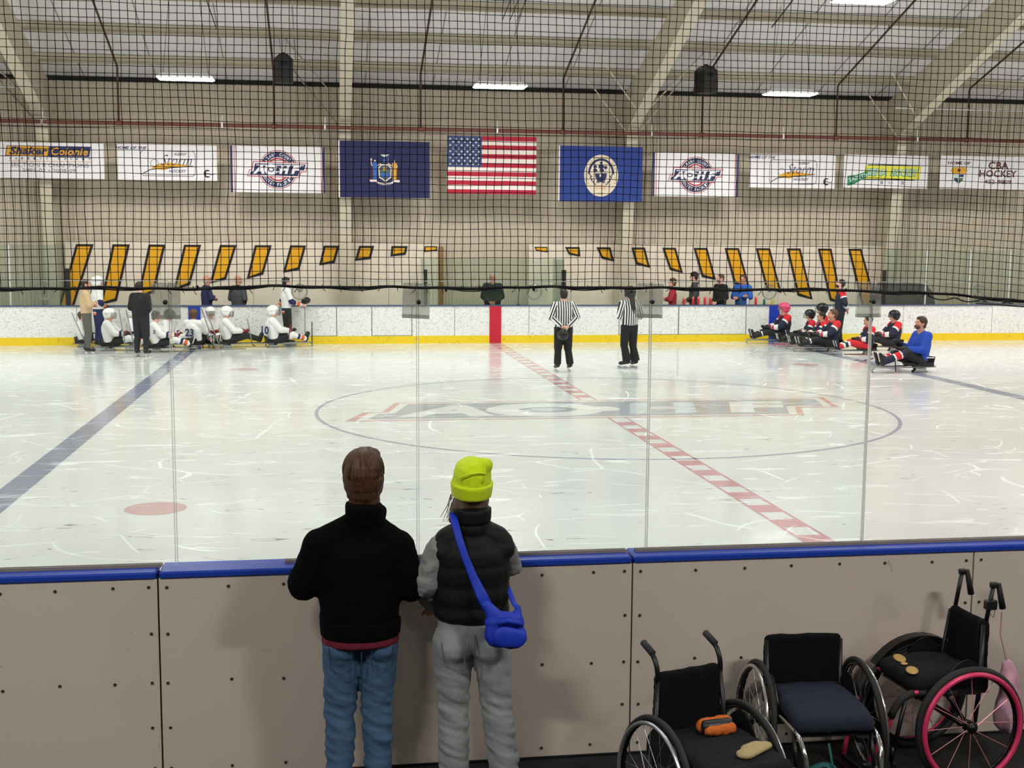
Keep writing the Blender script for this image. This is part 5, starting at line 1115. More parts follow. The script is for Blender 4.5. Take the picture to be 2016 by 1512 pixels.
sled_player('dark-haired sled player behind the right clamp plate seam', 8.6, 9.0, R_(88), away_top, ([J_red, J_white, K_pants], {'caL': [(.2, 0), (.35, 1), (.55, 2), (.7, 1), (9, 0)], 'caR': [(.2, 0), (.35, 1), (.55, 2), (.7, 1), (9, 0)]}), 'sled of the player with red leg socks', hair=H_dark, look=(.2, 1, .15), arms='front', scale=.96, skin=1)
sled_player('sled player in shiny black helmet near the far boards at right', 9.72, 9.95, LT, away_top, away_bot, 'sled of the shiny black helmet player', helmet=HE_k, visor=V_clear, cage=False, look=(0, 1, .2), arms='forward', scale=1.02, fat=1.1)
t = figure('extra black-helmeted player low behind the dark cluster', (8.6, 11.85, 0), R_(80), kind='sit', helmet=HE_k, cage=True, look=(0, 1, .2), top=away_top, bottom=away_bot, shoes='boot', gloves=(K_glove,), topname='jersey', scale=1.1)
sled('sled of the low player behind the dark cluster', (8.6, 11.85, 0), R_(80), scale=1.1)
T_royal = C_('royal_blue_jersey_cloth', 28, 72, 176)
rb, J, H = figure('bearded sled player in royal blue jersey, nearest at right', (7.92, 5.0, 0), R_(97), kind='sit', arms='front', look=(-.15, 1, .3), hair=mat('dark_brown_crop_hair', S(62, 46, 38), .7), hstyle='short', beard=H_brown, skin=1, top=plain(T_royal), bottom=([K_pants, J_dnavy, J_red, J_white], {'caL': [(.25, 1), (.3, 3), (.5, 2), (.56, 3), (9, 1)], 'caR': [(.25, 1), (.3, 3), (.5, 2), (.56, 3), (9, 1)]}), shoes='boot', gloves=(K_glove,), topname='jersey', scale=1.2, fat=1.15, ov=dict(knL=(-.1, .3, .36), wrR=(.06, .38, .5), wrL=(-.05, .36, .42)))
b = MB(); b.box((-.1, -.003, 0), (.06, .003, .018)); o = b.build('hem_patch', J_white, rb); o.location = (-.2, -.06, .26); o.rotation_euler = (0, 0, R_(70))
sled('sled of the royal blue jersey player, resting on the ice', (7.92, 5.0, 0), R_(97), scale=1.2)
stick('pink stick lying on the ice under the pink helmet player', (7.9, 11.8, .03), (7.2, 11.7, .03), m=mat('pink_tape', S(214, 60, 110), .5), blade=False); stick('dark red stick lying on the ice before the red sock player', (7.9, 8.7, .03), (8.8, 8.6, .03), m=red_gl)
stick('black stick pointing left of the royal blue player', (8.0, 6.4, .25), (7.3, 6.3, .12), m=M_black); stick('short stick standing under the royal blue player', (7.3, 4.8, .28), (7.3, 4.75, .03), m=M_black, blade=False)
stick('silver stick upright behind the dark cluster, bent blade up', (8.45, 11.0, .4), (8.55, 10.95, 1.05)); 
# bottles on the far ledge
M_bred = mat('red_bottle', S(196, 44, 48), .35); M_bgreen = mat('green_bottle', S(40, 110, 70), .35); M_bwhite = mat('white_grey_bottle', S(200, 206, 214), .35); M_byel = mat('clear_yellow_bottle', S(190, 186, 80), .3)
for x, h, m, lab, g in ((5.15, .2, M_bred, 'red water bottle right of the boy', None), (5.41, .22, M_bred, 'red bottle before the hooded man, left one', None), (5.56, .22, M_bred, 'red bottle before the hooded man, right one', None), (5.74, .23, M_bred, 'red bottle with straw between the hooded and bearded men', None), (5.89, .21, M_bred, 'red bottle just left of the bearded man', None),
    (6.3, .17, M_black, 'black bottle before the bearded man', None), (6.75, .17, mat('dark_teal_bottle', S(24, 70, 84), .35), 'dark teal bottle before the man in blue', None), (6.95, .17, M_bwhite, 'white bottle before the man in blue', None), (7.18, .23, M_bred, 'slim red bottle right of the man in blue', None), (7.42, .16, M_bgreen, 'green bottle on the ledge', None), (7.66, .17, M_byel, 'pale yellow bottle near the blue line post', None)):
    t = thing('water_bottle', lab, 'bottle', (x, 12.985, 1.006), group='water bottles on the bench ledge')
    b = MB(); b.lathe([(0, 0), (.034, 0), (.036, .01), (.036, h*.4), (.031, h*.5), (.036, h*.6), (.035, h*.78), (.0, h*.79)], 12); b.build('bottle_body', m, t, True)
    b = MB(); b.lathe([(.036, h*.78), (.037, h*.84), (.016, h*.93), (.012, h), (0, h)], 12); b.build('bottle_cap', mat('salmon_cap', S(226, 110, 96), .4) if m is M_bred else m, t, True)
# ------------------------------------------------------------------ the two spectators at the near glass
def wr_noise(amp, sx, sy, sz, oct_=2, seed=0.0):
    def f(co):
        return np.array([amp*mnoise.fractal(Vector((p[0]*sx+seed, p[1]*sy, p[2]*sz)), 1.0, 2.0, oct_) for p in co])
    return f
W_black = mat('black_wool_jacket', S(8, 9, 9), 1, bump=.3, bscale=300, spec=.1); W_maroon = mat('maroon_shirt_hem', S(110, 22, 44), .8)
def denim(name, col, v=.16):
    m = mat(name, col, .85, var=v, vscale=5, bump=.25, bscale=260, stretch=(1, 1, .5)); return m
W_jean = denim('blue_denim', S(70, 102, 134)); W_grey = denim('pale_grey_denim', S(150, 156, 156), .1)
M_stitch = mat('dark_denim_seam', S(44, 62, 84), .9); M_gst = mat('grey_denim_seam', S(104, 110, 112), .9)
def near_person(label, loc, J, look, rz=0):
    J = {k: Vector(v) for k, v in J.items()}; root = thing('person', label, 'person', loc, rz)
    P, H = body_prims(J, 1, look, .95, fing=.0085); organic('body', P, SKIN[1], root, .009, smooth=2); return root, J, H
man, J, H = near_person('man with brown hair, black jacket and blue jeans at the near boards', (-4.235, -13.43, 0), dict(pel=(-.0, 0, .92), chest=(-.005, .01, 1.20), neck=(.015, .0, 1.415), head=(.02, .035, 1.565), shL=(-.185, .0, 1.255), shR=(.175, .0, 1.235),
    elL=(-.265, .0, 1.07), elR=(.24, .0, 1.045), wrL=(-.13, .235, 1.125), wrR=(.12, .225, 1.125), hipL=(-.088, 0, .86), hipR=(.088, 0, .86), knL=(-.1, .02, .47), knR=(.075, .01, .47), anL=(-.105, -.01, .1), anR=(.08, -.01, .1), toL=(-.13, .13, .04), toR=(.1, .13, .04)), (.05, 1, .12))
P = [('torso', (-.002, -.01, .89), (-.005, .0, 1.17), .19, .2, dict(fl=.74, e0=.2, e1=.7)), ('sh', J['shL'], J['shR'], .088, .088, {}), ('tr', (-.04, 0, 1.345), J['shL'], .062, .08, {}), ('tr', (.06, 0, 1.345), J['shR'], .062, .08, {}), ('yoke', (0, .0, 1.2), (.012, .0, 1.34), .165, .09, dict(fl=.72)),
     ('coll', (.015, -.0, 1.35), (.018, .0, 1.40), .085, .082, dict(e1=.1))]
for s in 'LR':
    P += [('ua', J['sh'+s], J['el'+s], .084, .078, {}), ('fa', J['el'+s], J['wr'+s], .076, .052, dict(e1=.2))]
organic('jacket', P, W_black, man, .0125, smooth=5, wrinkle=wr_noise(.006, 9, 9, 14))
organic('jacket_hem', [('h', (0, -.012, .825), (0, -.012, .90), .19, .196, dict(fl=.76, e0=.12, e1=.12))], W_black, man, .011, smooth=2)
organic('collar', [('c', (.015, -.01, 1.37), (.02, -.018, 1.452), .083, .09, dict(e0=.2, e1=.08)), ('c2', (.085, -.03, 1.37), (.1, .02, 1.41), .034, .03, {})], W_black, man, .009, smooth=2)
organic('shirt_hem', [('h', (0, -.01, .788), (0, -.01, .87), .186, .182, dict(fl=.76, e0=.06, e1=.1))], W_maroon, man, .01, smooth=1, wrinkle=wr_noise(.004, 20, 20, 3))
def jeans(root, J, m, stitch, hr, kr, ar, wr, sep=.0, pocket=True, patch=True):
    P = [('hip', J['hipL']+Vector((.012, 0, -.03)), J['hipR']+Vector((-.012, 0, -.03)), hr*.9, hr*.9, dict(side=(0, 0, 1), fl=.84)), ('waist', J['pel']-Vector((0, 0, .05)), J['pel']+Vector((0, 0, .03)), .162, .16, dict(fl=.7, e1=.1))]
    for s in 'LR': P += [('bt', J['hip'+s]*1+Vector((0, -.03, -.09)), J['hip'+s]+Vector((0, -.022, -.05)), hr*.84, hr*.8, {}), ('th', J['hip'+s]+Vector((0, 0, -.06)), J['kn'+s], hr*.93, kr, {}), ('ca', J['kn'+s], J['an'+s]+Vector((0, 0, -.04)), kr, ar, dict(e1=.12))]
    o = organic('jeans', P, m, root, .0095, smooth=4, wrinkle=wr); return o
def jw(amp, seed):
    def f(co):
        out = []
        for p in co:
            k = .35+.65*min(1, max(0, (.75-p[2])/.3)); n_ = mnoise.fractal(Vector((p[0]*7+seed, p[1]*7, p[2]*24+p[0]*9)), 1.0, 2.0, 2); out.append(amp*k*n_)
        return np.array(out)
    return f
jeans(man, J, W_jean, M_stitch, .105, .077, .062, jw(.011, 3))
def hair_near(root, J, H, m):
    A = lambda o: J['head']+H@Vector(o)
    P = [('ell', 'h', A((0, -.02, .048)), (.1, .114, .1), H), ('ell', 'h', A((0, -.035, .01)), (.1, .09, .1), H), ('ell', 'h', A((0, -.045, -.045)), (.084, .066, .072), H), ('ell', 'h', A((-.02, -.055, -.095)), (.05, .04, .035), H), ('ell', 'h', A((.03, -.05, -.092)), (.05, .042, .045), H), ('ell', 'h', A((.055, .0, -.04)), (.04, .05, .05), H), ('ell', 'h', A((-.055, .0, -.035)), (.04, .05, .045), H), ('ell', 'h', A((.01, .05, .1)), (.07, .05, .04), H)]
    def f(co):
        c = J['head']; out = []
        for p in co:
            a = math.atan2(p[0]-c.x, -(p[1]-c.y)); out.append(.0045*mnoise.noise(Vector((a*9, (p[2]-c.z)*7, 1.0)))+.003*mnoise.noise(Vector((a*26+4, (p[2]-c.z)*12, 2.0))))
        return np.array(out)
    o = organic('hair', P, m, root, .006, smooth=3, wrinkle=f)
    b = MB(); rr = random.Random(5)
    for i in range(150):     # loose strands lying on the head
        a0 = rr.uniform(-2.2, 2.2); L = rr.uniform(.5, 1.1); pts = []
        for k in range(7):
            t = k/6; ph = .25+t*L*1.35; r_ = Vector((.098*math.sin(ph)*math.sin(a0+.25*t), -.016-.112*math.sin(ph)*math.cos(a0+.25*t), .046+.103*math.cos(ph)-.04*max(0, ph-1.4)))
            pts.append(A(r_*1.008))
        b.tube(pts, [.0022, .003, .003, .003, .0026, .002, .0008], 4)
    b.build('hair_strands', m, o, True, kind='stuff'); return o
hair_near(man, J, H, mat('warm_brown_hair', S(88, 58, 40), .5, var=.35, vscale=60, bump=.5, bscale=140, stretch=(1, 1, .12)))
add_shoes(man, J, mat('dark_shoe', S(30, 28, 28), .5))
add_eyes(man, J, H)
b = MB()   # seams of the blue jeans
b.tube([(0, -.118, .80), (.0, -.128, .74), (-.003, -.11, .66)], .003, 5)
for sg in (-1, 1): b.tube([(sg*.045, -.126, .79), (sg*.05, -.135, .69), (sg*.1, -.125, .665), (sg*.145, -.1, .69), (sg*.15, -.095, .785)], .0022, 4)
b.build('seam', M_stitch, man, kind='stuff')
# woman
wom, J, H = near_person('woman in neon yellow beanie and black vest at the near boards', (-3.705, -13.45, 0), dict(pel=(0, 0, .9), chest=(.0, .0, 1.18), neck=(.0, .0, 1.37), head=(.0, .03, 1.52), shL=(-.15, .0, 1.225), shR=(.145, .0, 1.23),
    elL=(-.222, .0, 1.06), elR=(.195, .07, 1.12), wrL=(-.185, .12, .93), wrR=(.13, .26, 1.125), hipL=(-.09, 0, .84), hipR=(.09, 0, .84), knL=(-.088, .01, .46), knR=(.125, .01, .46), anL=(-.085, -.01, .1), anR=(.17, -.01, .1), toL=(-.11, .12, .04), toR=(.2, .12, .04)), (.0, 1, .12))
def puff(co):
    return np.array([.007*abs(math.sin((p[2]-.86)*math.pi/.1))-.003+.003*mnoise.noise(Vector((p[0]*16, p[1]*16, p[2]*16))) for p in co])
W_vest = mat('black_puffer_vest', S(10, 14, 14), .65, spec=.3, bump=.3, bscale=40)
organic('vest', [('torso', (0, 0, .905), (0, .0, 1.17), .18, .188, dict(fl=.74, e0=.25, e1=.8)), ('sh', (-.125, 0, 1.225), (.125, 0, 1.23), .083, .083, {}), ('tr', (-.03, 0, 1.32), (-.115, 0, 1.255), .062, .07, {}), ('tr', (.03, 0, 1.32), (.115, 0, 1.26), .062, .07, {}), ('yoke', (0, 0, 1.17), (0, 0, 1.31), .155, .095, dict(fl=.76)), ('c', (0, 0, 1.33), (.0, .0, 1.38), .088, .086, dict(e1=.1))], W_vest, wom, .009, smooth=4, wrinkle=puff)
organic('vest_collar', [('c', (0, -.005, 1.365), (.0, -.008, 1.425), .092, .094, dict(e0=.3, e1=.1))], W_vest, wom, .009, smooth=2)
W_sherpa = mat('grey_quilted_sleeve', S(138, 140, 140), .9, bump=.8, bscale=26, var=.15, vscale=16)
organic('sleeve', [('ua', J['shL'], J['elL'], .07, .07, {}), ('fa', J['elL'], J['wrL'], .068, .048, dict(e1=.15))], W_sherpa, wom, .009, smooth=3, wrinkle=wr_noise(.008, 22, 22, 26, 2, 3))
organic('sleeve', [('ua', J['shR'], J['elR'], .064, .058, {}), ('fa', J['elR'], J['wrR'], .06, .046, dict(e1=.15))], W_sherpa, wom, .009, smooth=3, wrinkle=wr_noise(.008, 22, 22, 26, 2, 7))
b = MB(); d = (J['wrL']-J['elL']).normalized(); b.cap(J['wrL']-d*.02, J['wrL']+d*.008, .043, .04, e0=.2, e1=.2); b.build('cuff', M_black, wom, True)
jeans(wom, J, W_grey, M_gst, .108, .078, .074, jw(.010, 9))
b = MB(); b.tube([(0, -.12, .84), (.0, -.134, .74), (.0, -.115, .66)], .0028, 5)
b.tube([(-.045, -.128, .82), (-.05, -.142, .71), (-.095, -.14, .695), (-.145, -.11, .70), (-.155, -.095, .8)], .002, 4); b.build('seam', M_gst, wom, kind='stuff')
b = MB()
for s in 'LR': a = J['an'+s]; b.cap((a.x, a.y, .052), (a.x, a.y, .1), .08, .079, e0=.05, e1=.05)
b.build('turned_cuff', W_grey, wom, True)
add_shoes(wom, J, mat('pale_shoe', S(190, 186, 180), .6)); add_eyes(wom, J, H)
hb = mat('ash_brown_long_hair', S(112, 92, 76), .6, var=.3, vscale=50, bump=.5, bscale=120, stretch=(1, 1, .1))
A = lambda o: J['head']+H@Vector(o)
organic('long_hair', [('h', A((-.03, -.04, -.055)), A((-.055, -.035, -.11)), .055, .048, {}), ('h', A((-.055, -.03, -.1)), A((-.09, -.0, -.165)), .045, .02, {}), ('h', A((.03, -.035, -.055)), A((.03, -.045, -.11)), .052, .045, {})], hb, wom, .008, smooth=2, wrinkle=wr_noise(.004, 60, 60, 8))
b = MB(); rr = random.Random(9)
for i in range(14): x = rr.uniform(-.1, -.06); b.tube([A((x, -.02, -.03)), A((x-rr.uniform(.005, .025), -.01, -.09)), A((x-rr.uniform(.02, .05), 0, -.15-rr.uniform(0, .03)))], [.0015, .0012, .0006], 4)
b.build('loose_strands', hb, wom, kind='stuff')
# beanie (worn: part of the outfit)
def bean(co):
    c = A((0, -.01, .06)); out = []
    for p in co:
        q = Vector(p)-c; a = math.atan2(q.y, q.x); out.append(.006*math.sin(a*2+q.z*30+1)*max(0, q.z)*9*.6+.0035*mnoise.noise(Vector((p[0]*30, p[1]*30, p[2]*30))))
    return np.array(out)
W_neon = mat('neon_yellow_knit', S(226, 255, 6), .85, bump=.35, bscale=260, stretch=(1, 1, .3), sheen=.2)
organic('beanie', [('b', A((0, -.02, .0)), A((.0, -.025, .075)), .098, .09, dict(e0=.15, e1=.85, fl=1.1)), ('b2', A((.03, -.035, .1)), A((.055, -.05, .115)), .05, .04, {})], W_neon, wom, .006, smooth=4, wrinkle=bean)
o = organic('beanie_cuff', [('b', A((0, -.02, -.035)), A((0, -.022, .03)), .097, .104, dict(e0=.12, e1=.12, fl=1.1))], W_neon, wom, .007, smooth=2)
b = MB(); b.tube([A((-.07, -.112, .075)), A((-.03, -.13, .1)), A((.02, -.125, .105)), A((.06, -.1, .09))], .004, 5); b.tube([A((.035, -.115, .05)), A((.05, -.1, .1)), A((.055, -.07, .15))], .005, 5); b.build('fold', W_neon, wom, True)
# shoulder bag
M_cob = mat('cobalt_blue_nylon', S(22, 58, 196), .6, bump=.35, bscale=24, var=.08, vscale=10)
bag = thing('shoulder_bag', 'cobalt blue crossbody bag on the back of the woman in the vest', 'bag', (-3.572, -13.68, .8))
b = MB()
organic('bag_body', [('b', (-.035, 0, .075), (.04, 0, .06), .068, .062, dict(side=(0, 0, 1), fl=.62)), ('b', (-.045, 0, .13), (.035, 0, .125), .055, .052, dict(side=(0, 0, 1), fl=.55)), ('b', (-.06, .0, .17), (-.09, .01, .21), .036, .026, dict(fl=.6)), ('b', (.055, .0, .14), (.055, .01, .195), .03, .014, dict(fl=.6))], M_cob, bag, .006, smooth=3, wrinkle=wr_noise(.004, 20, 20, 20))
organic('bag_pocket', [('p', (-.015, -.036, .07), (.045, -.036, .06), .052, .046, dict(side=(0, 0, 1), fl=.35))], M_cob, bag, .005, smooth=2)
b = MB(); b.tube([(-.05, -.045, .135), (-.0, -.052, .15), (.05, -.046, .135), (.075, -.03, .12)], .0045, 5, fl=2.5); b.build('flap_fold', M_cob, bag, True)
strap = [(-.085, .0, .2), (-.115, .035, .262), (-.15, .055, .34), (-.185, .07, .43), (-.21, .09, .51), (-.225, .13, .575), (-.228, .2, .605), (-.22, .28, .57), (-.18, .36, .45)]
b = MB()
for i in range(len(strap)-1):
    p, q = Vector(strap[i]), Vector(strap[i+1])
b.tube(strap, [.028, .026, .02, .018, .018, .018, .018, .018, .016], 8, fl=.16, up=(0, -1, .35)); b.build('strap', M_cob, bag, True)
b = MB(); b.tube([(.055, .0, .19), (.045, .06, .2), (.045, .14, .21), (.03, .22, .25)], .014, 8, fl=.2, up=(0, 0, 1)); b.build('strap', M_cob, bag, True)

# ------------------------------------------------------------------ wheelchairs
M_tyre = mat('black_rubber_tyre', S(30, 30, 31), .7); M_silver = mat('silver_push_rim', S(196, 198, 200), .28, .85); M_pinkm = mat('hot_pink_metal', S(226, 62, 110), .35, .15); M_navyc = mat('navy_cushion_fabric', S(28, 34, 52), .95, bump=.5, bscale=60); M_foam = mat('black_cushion_fabric', S(24, 25, 27), .95, spec=.25, bump=.3, bscale=180)
M_blackm = mat('black_painted_metal', S(24, 24, 26), .35, .3); M_spk = mat('thin_steel_spoke', S(190, 192, 196), .3, .9); M_pspk = mat('pale_pink_spoke', S(222, 150, 160), .4, .4)
def wheel(t, x, r, camber, nsp, rim_m, spoke_m, spr=.0016, tyre=.014, push=.026):
    sg = 1 if x > 0 else -1; N = 48
    circ = lambda rr, dx: [(dx, rr*math.cos(2*math.pi*k/N), rr*math.sin(2*math.pi*k/N)) for k in range(N)]
    b = MB(); b.tube(circ(r-tyre, 0), tyre, 8, closed=True); w_ = b.build('wheel', M_tyre, t, True); w_.location = (x, 0, r); w_.rotation_euler = (0, -sg*camber, 0)
    b = MB(); b.tube(circ(r-tyre*2-.006, 0), .009, 6, closed=True); b.build('wheel_rim', M_blackm, w_, True)
    b = MB(); b.tube(circ(r-.035, sg*push), .0135 if nsp < 14 else .0098, 8, closed=True); b.build('push_rim', rim_m, w_, True)
    b = MB()
    for k in range(6): a = 2*math.pi*k/6; b.tube([(0, (r-.035)*math.cos(a), (r-.035)*math.sin(a)), (sg*push, (r-.036)*math.cos(a), (r-.036)*math.sin(a))], .004, 5)
    b.build('rim_tab', M_blackm, w_, kind='stuff')
    b = MB(); b.tube([(-sg*.03, 0, 0), (sg*.032, 0, 0)], .018, 12); b.tube([(-sg*.022, 0, 0), (-sg*.018, 0, 0)], .03, 12); b.tube([(sg*.02, 0, 0), (sg*.024, 0, 0)], .03, 12); b.build('hub', M_blackm, w_, True)
    for k in range(nsp):
        a = 2*math.pi*k/nsp; a2 = a+(.9 if k % 2 else -.9)*(.9 if nsp > 14 else .25); hx = sg*(.02 if k % 2 else -.02)
        b = MB(); b.tube([(hx, .028*math.cos(a2), .028*math.sin(a2)), (0, (r-.034)*math.cos(a), (r-.034)*math.sin(a))], spr, 4, cap=False); b.build('spoke', spoke_m, w_)
    return w_
def caster(t, x, y, fm, r=.055):
    b = MB(); N = 20; b.tube([(0, (r-.014)*math.cos(2*math.pi*k/N), (r-.014)*math.sin(2*math.pi*k/N)) for k in range(N)], .014, 8, closed=True); w_ = b.build('caster', M_tyre, t, True); w_.location = (x, y, r)
    b = MB(); b.tube([(-.01, 0, 0), (.01, 0, 0)], r-.018, 12); b.build('caster_disc', M_silver, w_, True)
    b = MB()
    for s in (-1, 1): b.tube([(s*.022, 0, 0), (s*.022, .03, r+.02), (s*.008, .04, r+.05)], .005, 5)
    b.tube([(0, .04, r+.04), (0, .04, r+.11)], .012, 8); b.build('caster_fork', fm, w_, True)
def quad_pad(b, w, d, h, z, y0, tilt=0): pass
def chair(label, loc, rz, r=.3, hw=.255, camber=.06, frame_m=M_blackm, rim_m=M_silver, spoke_m=M_spk, nsp=24, back=(.42, .78), back_w=.4, seat_m=M_foam, seat_z=.46, seat_len=.42, seat_w=.4, handles=True, tube_m=None, tyre=.014, cas=(.19, .36), back_r=.0):
    t = thing('wheelchair', label, 'wheelchair', loc, rz, 'parked wheelchairs'); tube_m = tube_m or frame_m
    for s in (-1, 1): wheel(t, s*hw, r, camber, nsp, rim_m, spoke_m, tyre=tyre, spr=.0016 if nsp > 14 else .0022)
    b = MB(); b.tube([(-hw+.03, 0, r-.01), (hw-.03, 0, r-.01)], .016, 10); b.build('axle_tube', frame_m, t, True)
    for s in (-1, 1):
        b = MB(); w2 = seat_w/2-.01
        b.tube([(s*w2, -.09, seat_z-.07), (s*w2, .1, seat_z-.055), (s*w2, seat_len-.06, seat_z-.04)]+bez((s*w2, seat_len-.04, seat_z-.04), (s*w2, seat_len+.08, seat_z-.05), (s*w2*.92, seat_len+.1, seat_z-.2))+[(s*w2*.7, seat_len+.17, .14), (s*w2*.55, seat_len+.2, .07)], .0125, 8)
        b.build('side_tube', tube_m, t, True)
        b = MB(); b.tube([(s*w2, -.07, r-.04), (s*w2, -.09, seat_z-.07), (s*(back_w/2-.012), -.12, back[1]-.03)], .012, 8); b.tube([(s*w2, -.02, r), (s*w2, .1, seat_z-.06)], .01, 6); b.build('back_cane', frame_m, t, True)
        caster(t, s*cas[0], cas[1], frame_m)
        b = MB(); b.tube([(s*cas[0], cas[1]+.04, .16), (s*w2, cas[1]-.04, seat_z-.05)], .011, 6); b.build('caster_strut', frame_m, t, True)
        b = MB(); n = 9; pts = [(-.13+.026*k*1.2, seat_z-.04+(.13*math.sin(math.pi*(k+.6)/(n+.2))+.02)) for k in range(n)]
        b.add([(s*(w2+.012)+dx, y, z) for dx in (-.003, .003) for y, z in pts+[(pts[-1][0], seat_z-.07), (pts[0][0], seat_z-.07)]], [tuple(range(n+2)), tuple(range(2*n+3, n+1, -1))]+[(i, i+n+2, (i+1) % (n+2)+n+2, (i+1) % (n+2)) for i in range(n+2)]); b.build('side_guard', M_black, t)
    b = MB(); b.tube([(-.1, seat_len+.2, .07), (.1, seat_len+.2, .07)], .012, 6); b.box((-.11, seat_len+.14, .055), (.11, seat_len+.26, .063)); b.build('footplate', frame_m, t)
    w2 = back_w/2; z0, z1 = back
    organic('backrest', [('b', (-w2+.03, -.125, z0), (-w2+.03, -.135, z1-.03), .028, .028, {}), ('b', (w2-.03, -.125, z0), (w2-.03, -.135, z1-.03), .028, .028, {})]+[('b', (-w2+.03, -.138, z), (w2-.03, -.138, z), .032, .032, dict(side=(0, 0, 1), fl=.75)) for z in np.arange(z0, z1-.02, .035)], M_blackcloth, t, .01, smooth=4, wrinkle=wr_noise(.004, 14, 14, 14))
    P = []
    for k in range(9): y = -.08+(seat_len+.02)*k/8; P.append(('s', (-seat_w/2+.045, y, seat_z-.01+.012*math.sin(k/8*math.pi)), (seat_w/2-.045, y, seat_z-.01+.012*math.sin(k/8*math.pi)), .047, .047, {}))
    organic('seat_cushion', P, seat_m, t, .01, smooth=6, wrinkle=wr_noise(.005, 12, 12, 12))
    b = MB(); b.box((-seat_w/2+.02, -.08, seat_z-.072), (seat_w/2-.02, seat_len-.05, seat_z-.06)); b.build('seat_sling', M_black, t)
    if handles:
        for s in (-1, 1):
            b = MB(); x = s*(back_w/2-.01); b.tube([(x, -.12, back[1]-.06)]+bez((x, -.12, back[1]), (x, -.13, back[1]+.075), (x, -.22, back[1]+.105), 6), .012, 8); b.build('push_handle', frame_m, t, True)
            b = MB(); b.tube([(x, -.165, back[1]+.083), (x, -.245, back[1]+.11)], .0165, 10); b.build('hand_grip', M_tyre, t, True)
    return t
ch1 = chair('black wheelchair with push handles and orange pouch on the seat', (-2.725, -14.03, 0), R_(180+17), r=.3, hw=.25, back=(.44, .75), back_w=.36, seat_z=.45, seat_len=.42, seat_w=.42)
ch2 = chair('wheelchair with chrome front tubes and navy cushion, middle one', (-1.99, -13.47, 0), R_(180-3), r=.30, hw=.275, camber=.07, back=(.42, .70), back_w=.41, seat_m=M_navyc, seat_z=.42, seat_len=.4, seat_w=.4, handles=False, tube_m=M_chrome, rim_m=mat('worn_chrome_push_rim', S(205, 205, 205), .2, .95))
ch3 = chair('pink and black wheelchair with spoked pink wheel, rightmost', (-1.27, -13.46, 0), R_(90+6), r=.305, hw=.235, camber=.03, back=(.46, .815), back_w=.3, seat_z=.52, seat_len=.3, seat_w=.36, handles=False, tube_m=M_pinkm, rim_m=M_pinkm, spoke_m=M_pspk, nsp=12, tyre=.02)
# extras on the third chair: fenders, folding handles, cushion patches, bands on the tubes
b = MB()
for k in range(14): a = R_(35+k*9); a2 = R_(35+(k+1)*9); b.add([(x, .325*math.cos(q), .305+.325*math.sin(q)) for q in (a, a2) for x in (.2, .262)]+[(x, .30*math.cos(q), .305+.30*math.sin(q)) for q in (a, a2) for x in (.2, .262)], [(0, 1, 3, 2), (4, 6, 7, 5), (0, 4, 5, 1), (2, 3, 7, 6), (0, 2, 6, 4), (1, 5, 7, 3)])
b.build('fender', M_blackm, ch3)
for s in (-1, 1):
    b = MB(); x = s*.13; b.tube([(x, -.14, .8), (x, -.17, .98)], .011, 8); b.box((x-.014, -.19, .97), (x+.014, -.155, 1.0), bev=.004); b.build('folding_post', M_black, ch3, True)
    b = MB(); b.tube([(x, -.2, .99), (x+.005, -.235, .86)], [.013, .017], 10); b.build('hand_grip', M_tyre, ch3, True)
for i, (x, y, l) in enumerate(((-.085, .24, .07), (.09, .2, .075))):
    b = MB(); b.ell((0, 0, 0), (.032, l*.85, .008), 12, 6); o = b.build('cushion_patch', mat('tan_leather_patch', S(196, 158, 90), .6), ch3, True); o.location = (x, y, .562); o.rotation_euler = (0, 0, R_(70 if i else 60))
b = MB(); b.ell((0, 0, 0), (.016, .02, .006), 12, 6); o = b.build('cushion_patch', MATS['tan_leather_patch'], ch3, True); o.location = (.008, .225, .563)
for s in (-1, 1):
    for k, yy in enumerate((.05, .2)): b = MB(); b.tube([(s*.172, yy, .463+.01*k), (s*.172, yy+.06, .466+.01*k)], .0175, 10); b.build('foam_sleeve', M_tyre, ch3, True)
    b = MB(); b.tube(bez((s*.168, .28, .478), (s*.168, .37, .46), (s*.158, .395, .36), 5), .019, 10); b.build('foam_sleeve', M_tyre, ch3, True)
b = MB(); b.box((-.02, -.03, 0), (.02, .03, .05), bev=.006); o = b.build('handle_gadget', M_black, ch3); o.location = (-.13, -.16, .86); b = MB(); b.box((-.006, -.032, .01), (.012, -.0305, .034)); o2 = b.build('green_tag', mat('lime_tag', S(150, 170, 60), .5), o)
b = MB(); b.tube([(0, -.03, .0), (.02, -.035, -.05), (.05, -.02, -.03), (.03, 0, .01)], .0016, 5); b.build('loose_wire', M_black, o)
t = thing('drawstring_bag', 'pale pink bag hanging behind the pink-wheeled chair', 'bag', (-.93, -13.50, .2))
organic('bag_body', [('b', (0, 0, .08), (.0, 0, .24), .11, .07, dict(side=(1, 1, 0), fl=.6)), ('b', (0, 0, .24), (-.01, 0, .34), .06, .03, dict(fl=.6))], mat('pale_pink_cloth', S(206, 158, 176), .8, bump=.4, bscale=18), t, .009, smooth=3, wrinkle=wr_noise(.012, 14, 14, 8))
b = MB(); b.tube([(-.01, 0, .33), (-.06, 0, .5), (-.06, -.0, .62)], .004, 5); b.build('cord', MATS['pale_pink_cloth'], t)
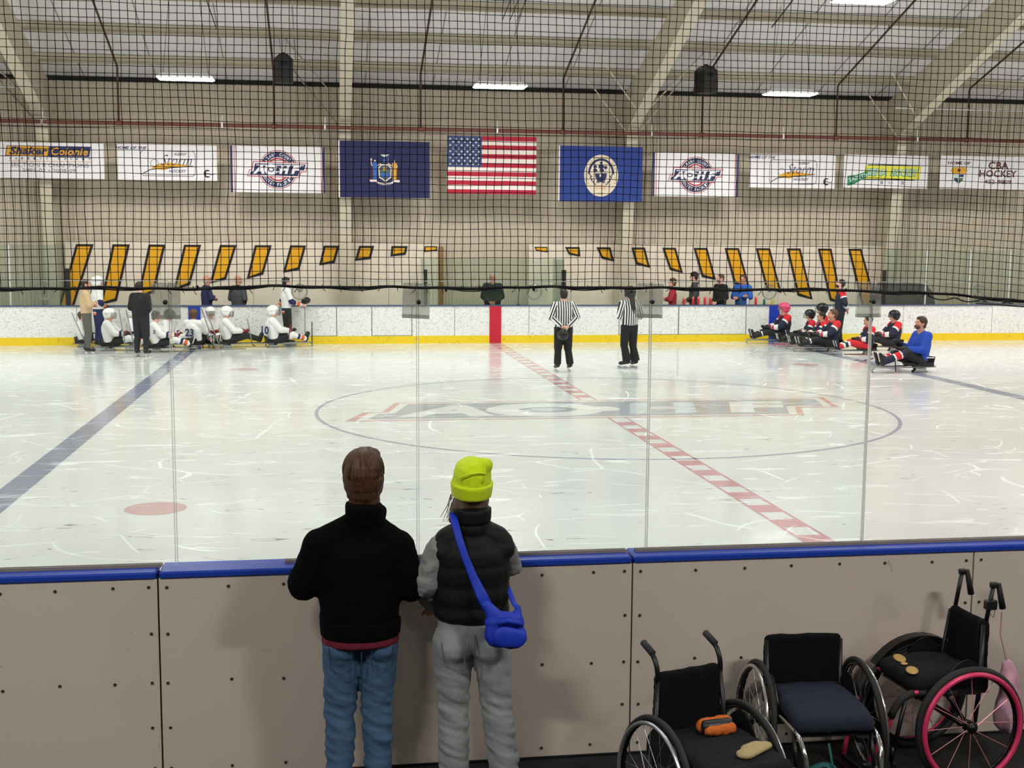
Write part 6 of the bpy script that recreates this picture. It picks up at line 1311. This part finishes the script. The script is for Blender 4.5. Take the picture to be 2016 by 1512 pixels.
# things lying on and hanging from the first two chairs
pch = thing('pouch', 'orange pouch with black band on the first wheelchair seat', 'pouch', (-2.665, -14.03, .49), R_(10))
organic('pouch_body', [('b', (-.055, .02, .03), (.055, .02, .034), .034, .034, dict(side=(0, 0, 1), fl=1)), ('b', (-.05, -.025, .024), (.06, -.025, .024), .026, .028, {})], mat('rust_orange_fleece', S(206, 104, 36), .9, bump=.5, bscale=60), pch, .006, smooth=2, wrinkle=wr_noise(.006, 40, 40, 20))
b = MB(); b.cap((-.062, -.006, .034), (.064, -.006, .034), .031, .031, e0=.5, e1=.5); b.build('band', M_black, pch, True)
t = thing('fleece_pad', 'tan fleece pad on the front of the first wheelchair seat', 'pad', (-2.555, -14.26, .488), R_(28))
organic('pad_body', [('b', (-.075, 0, .012), (.07, .015, .012), .04, .032, dict(side=(0, 1, 0), fl=.45)), ('b', (-.02, .02, .012), (.03, .022, .014), .045, .042, dict(side=(0, 1, 0), fl=.42))], mat('tan_fleece', S(178, 160, 116), .95, bump=.8, bscale=140), t, .006, smooth=2)
t = thing('knitted_strap', 'teal knitted strap looped low in front of the middle wheelchair', 'strap', (-2.16, -14.0, .26))
b = MB(); pts = [(.075*math.cos(a), .045*math.sin(a), .02*math.sin(a*2)) for a in [R_(q) for q in range(0, 360, 20)]]; b.tube(pts, .03, 6, closed=True, fl=.14, up=(0, 0, 1)); b.build('loop', mat('teal_knit', S(26, 92, 92), .9, bump=.6, bscale=120), t, True)
b = MB(); b.tube([(-.07, 0, .01), (-.13, .03, .02), (-.18, .08, .1)], .006, 5); b.tube([(.07, .0, .02), (.09, .1, .09)], .006, 5); b.build('tie', MATS['teal_knit'], t, True)
t = thing('drink_bottle', 'teal bottle standing by the right wheel of the middle wheelchair', 'bottle', (-1.86, -13.86, 0.0))
b = MB(); b.lathe([(0, 0), (.035, 0), (.037, .01), (.037, .17), (.02, .2)], 16); b.build('bottle_body', mat('teal_plastic_bottle', S(30, 120, 130), .3), t, True); b = MB(); b.lathe([(.02, .2), (.022, .2), (.022, .23), (0, .232)], 14); b.build('bottle_cap', M_black, t, True)
finish_organic()
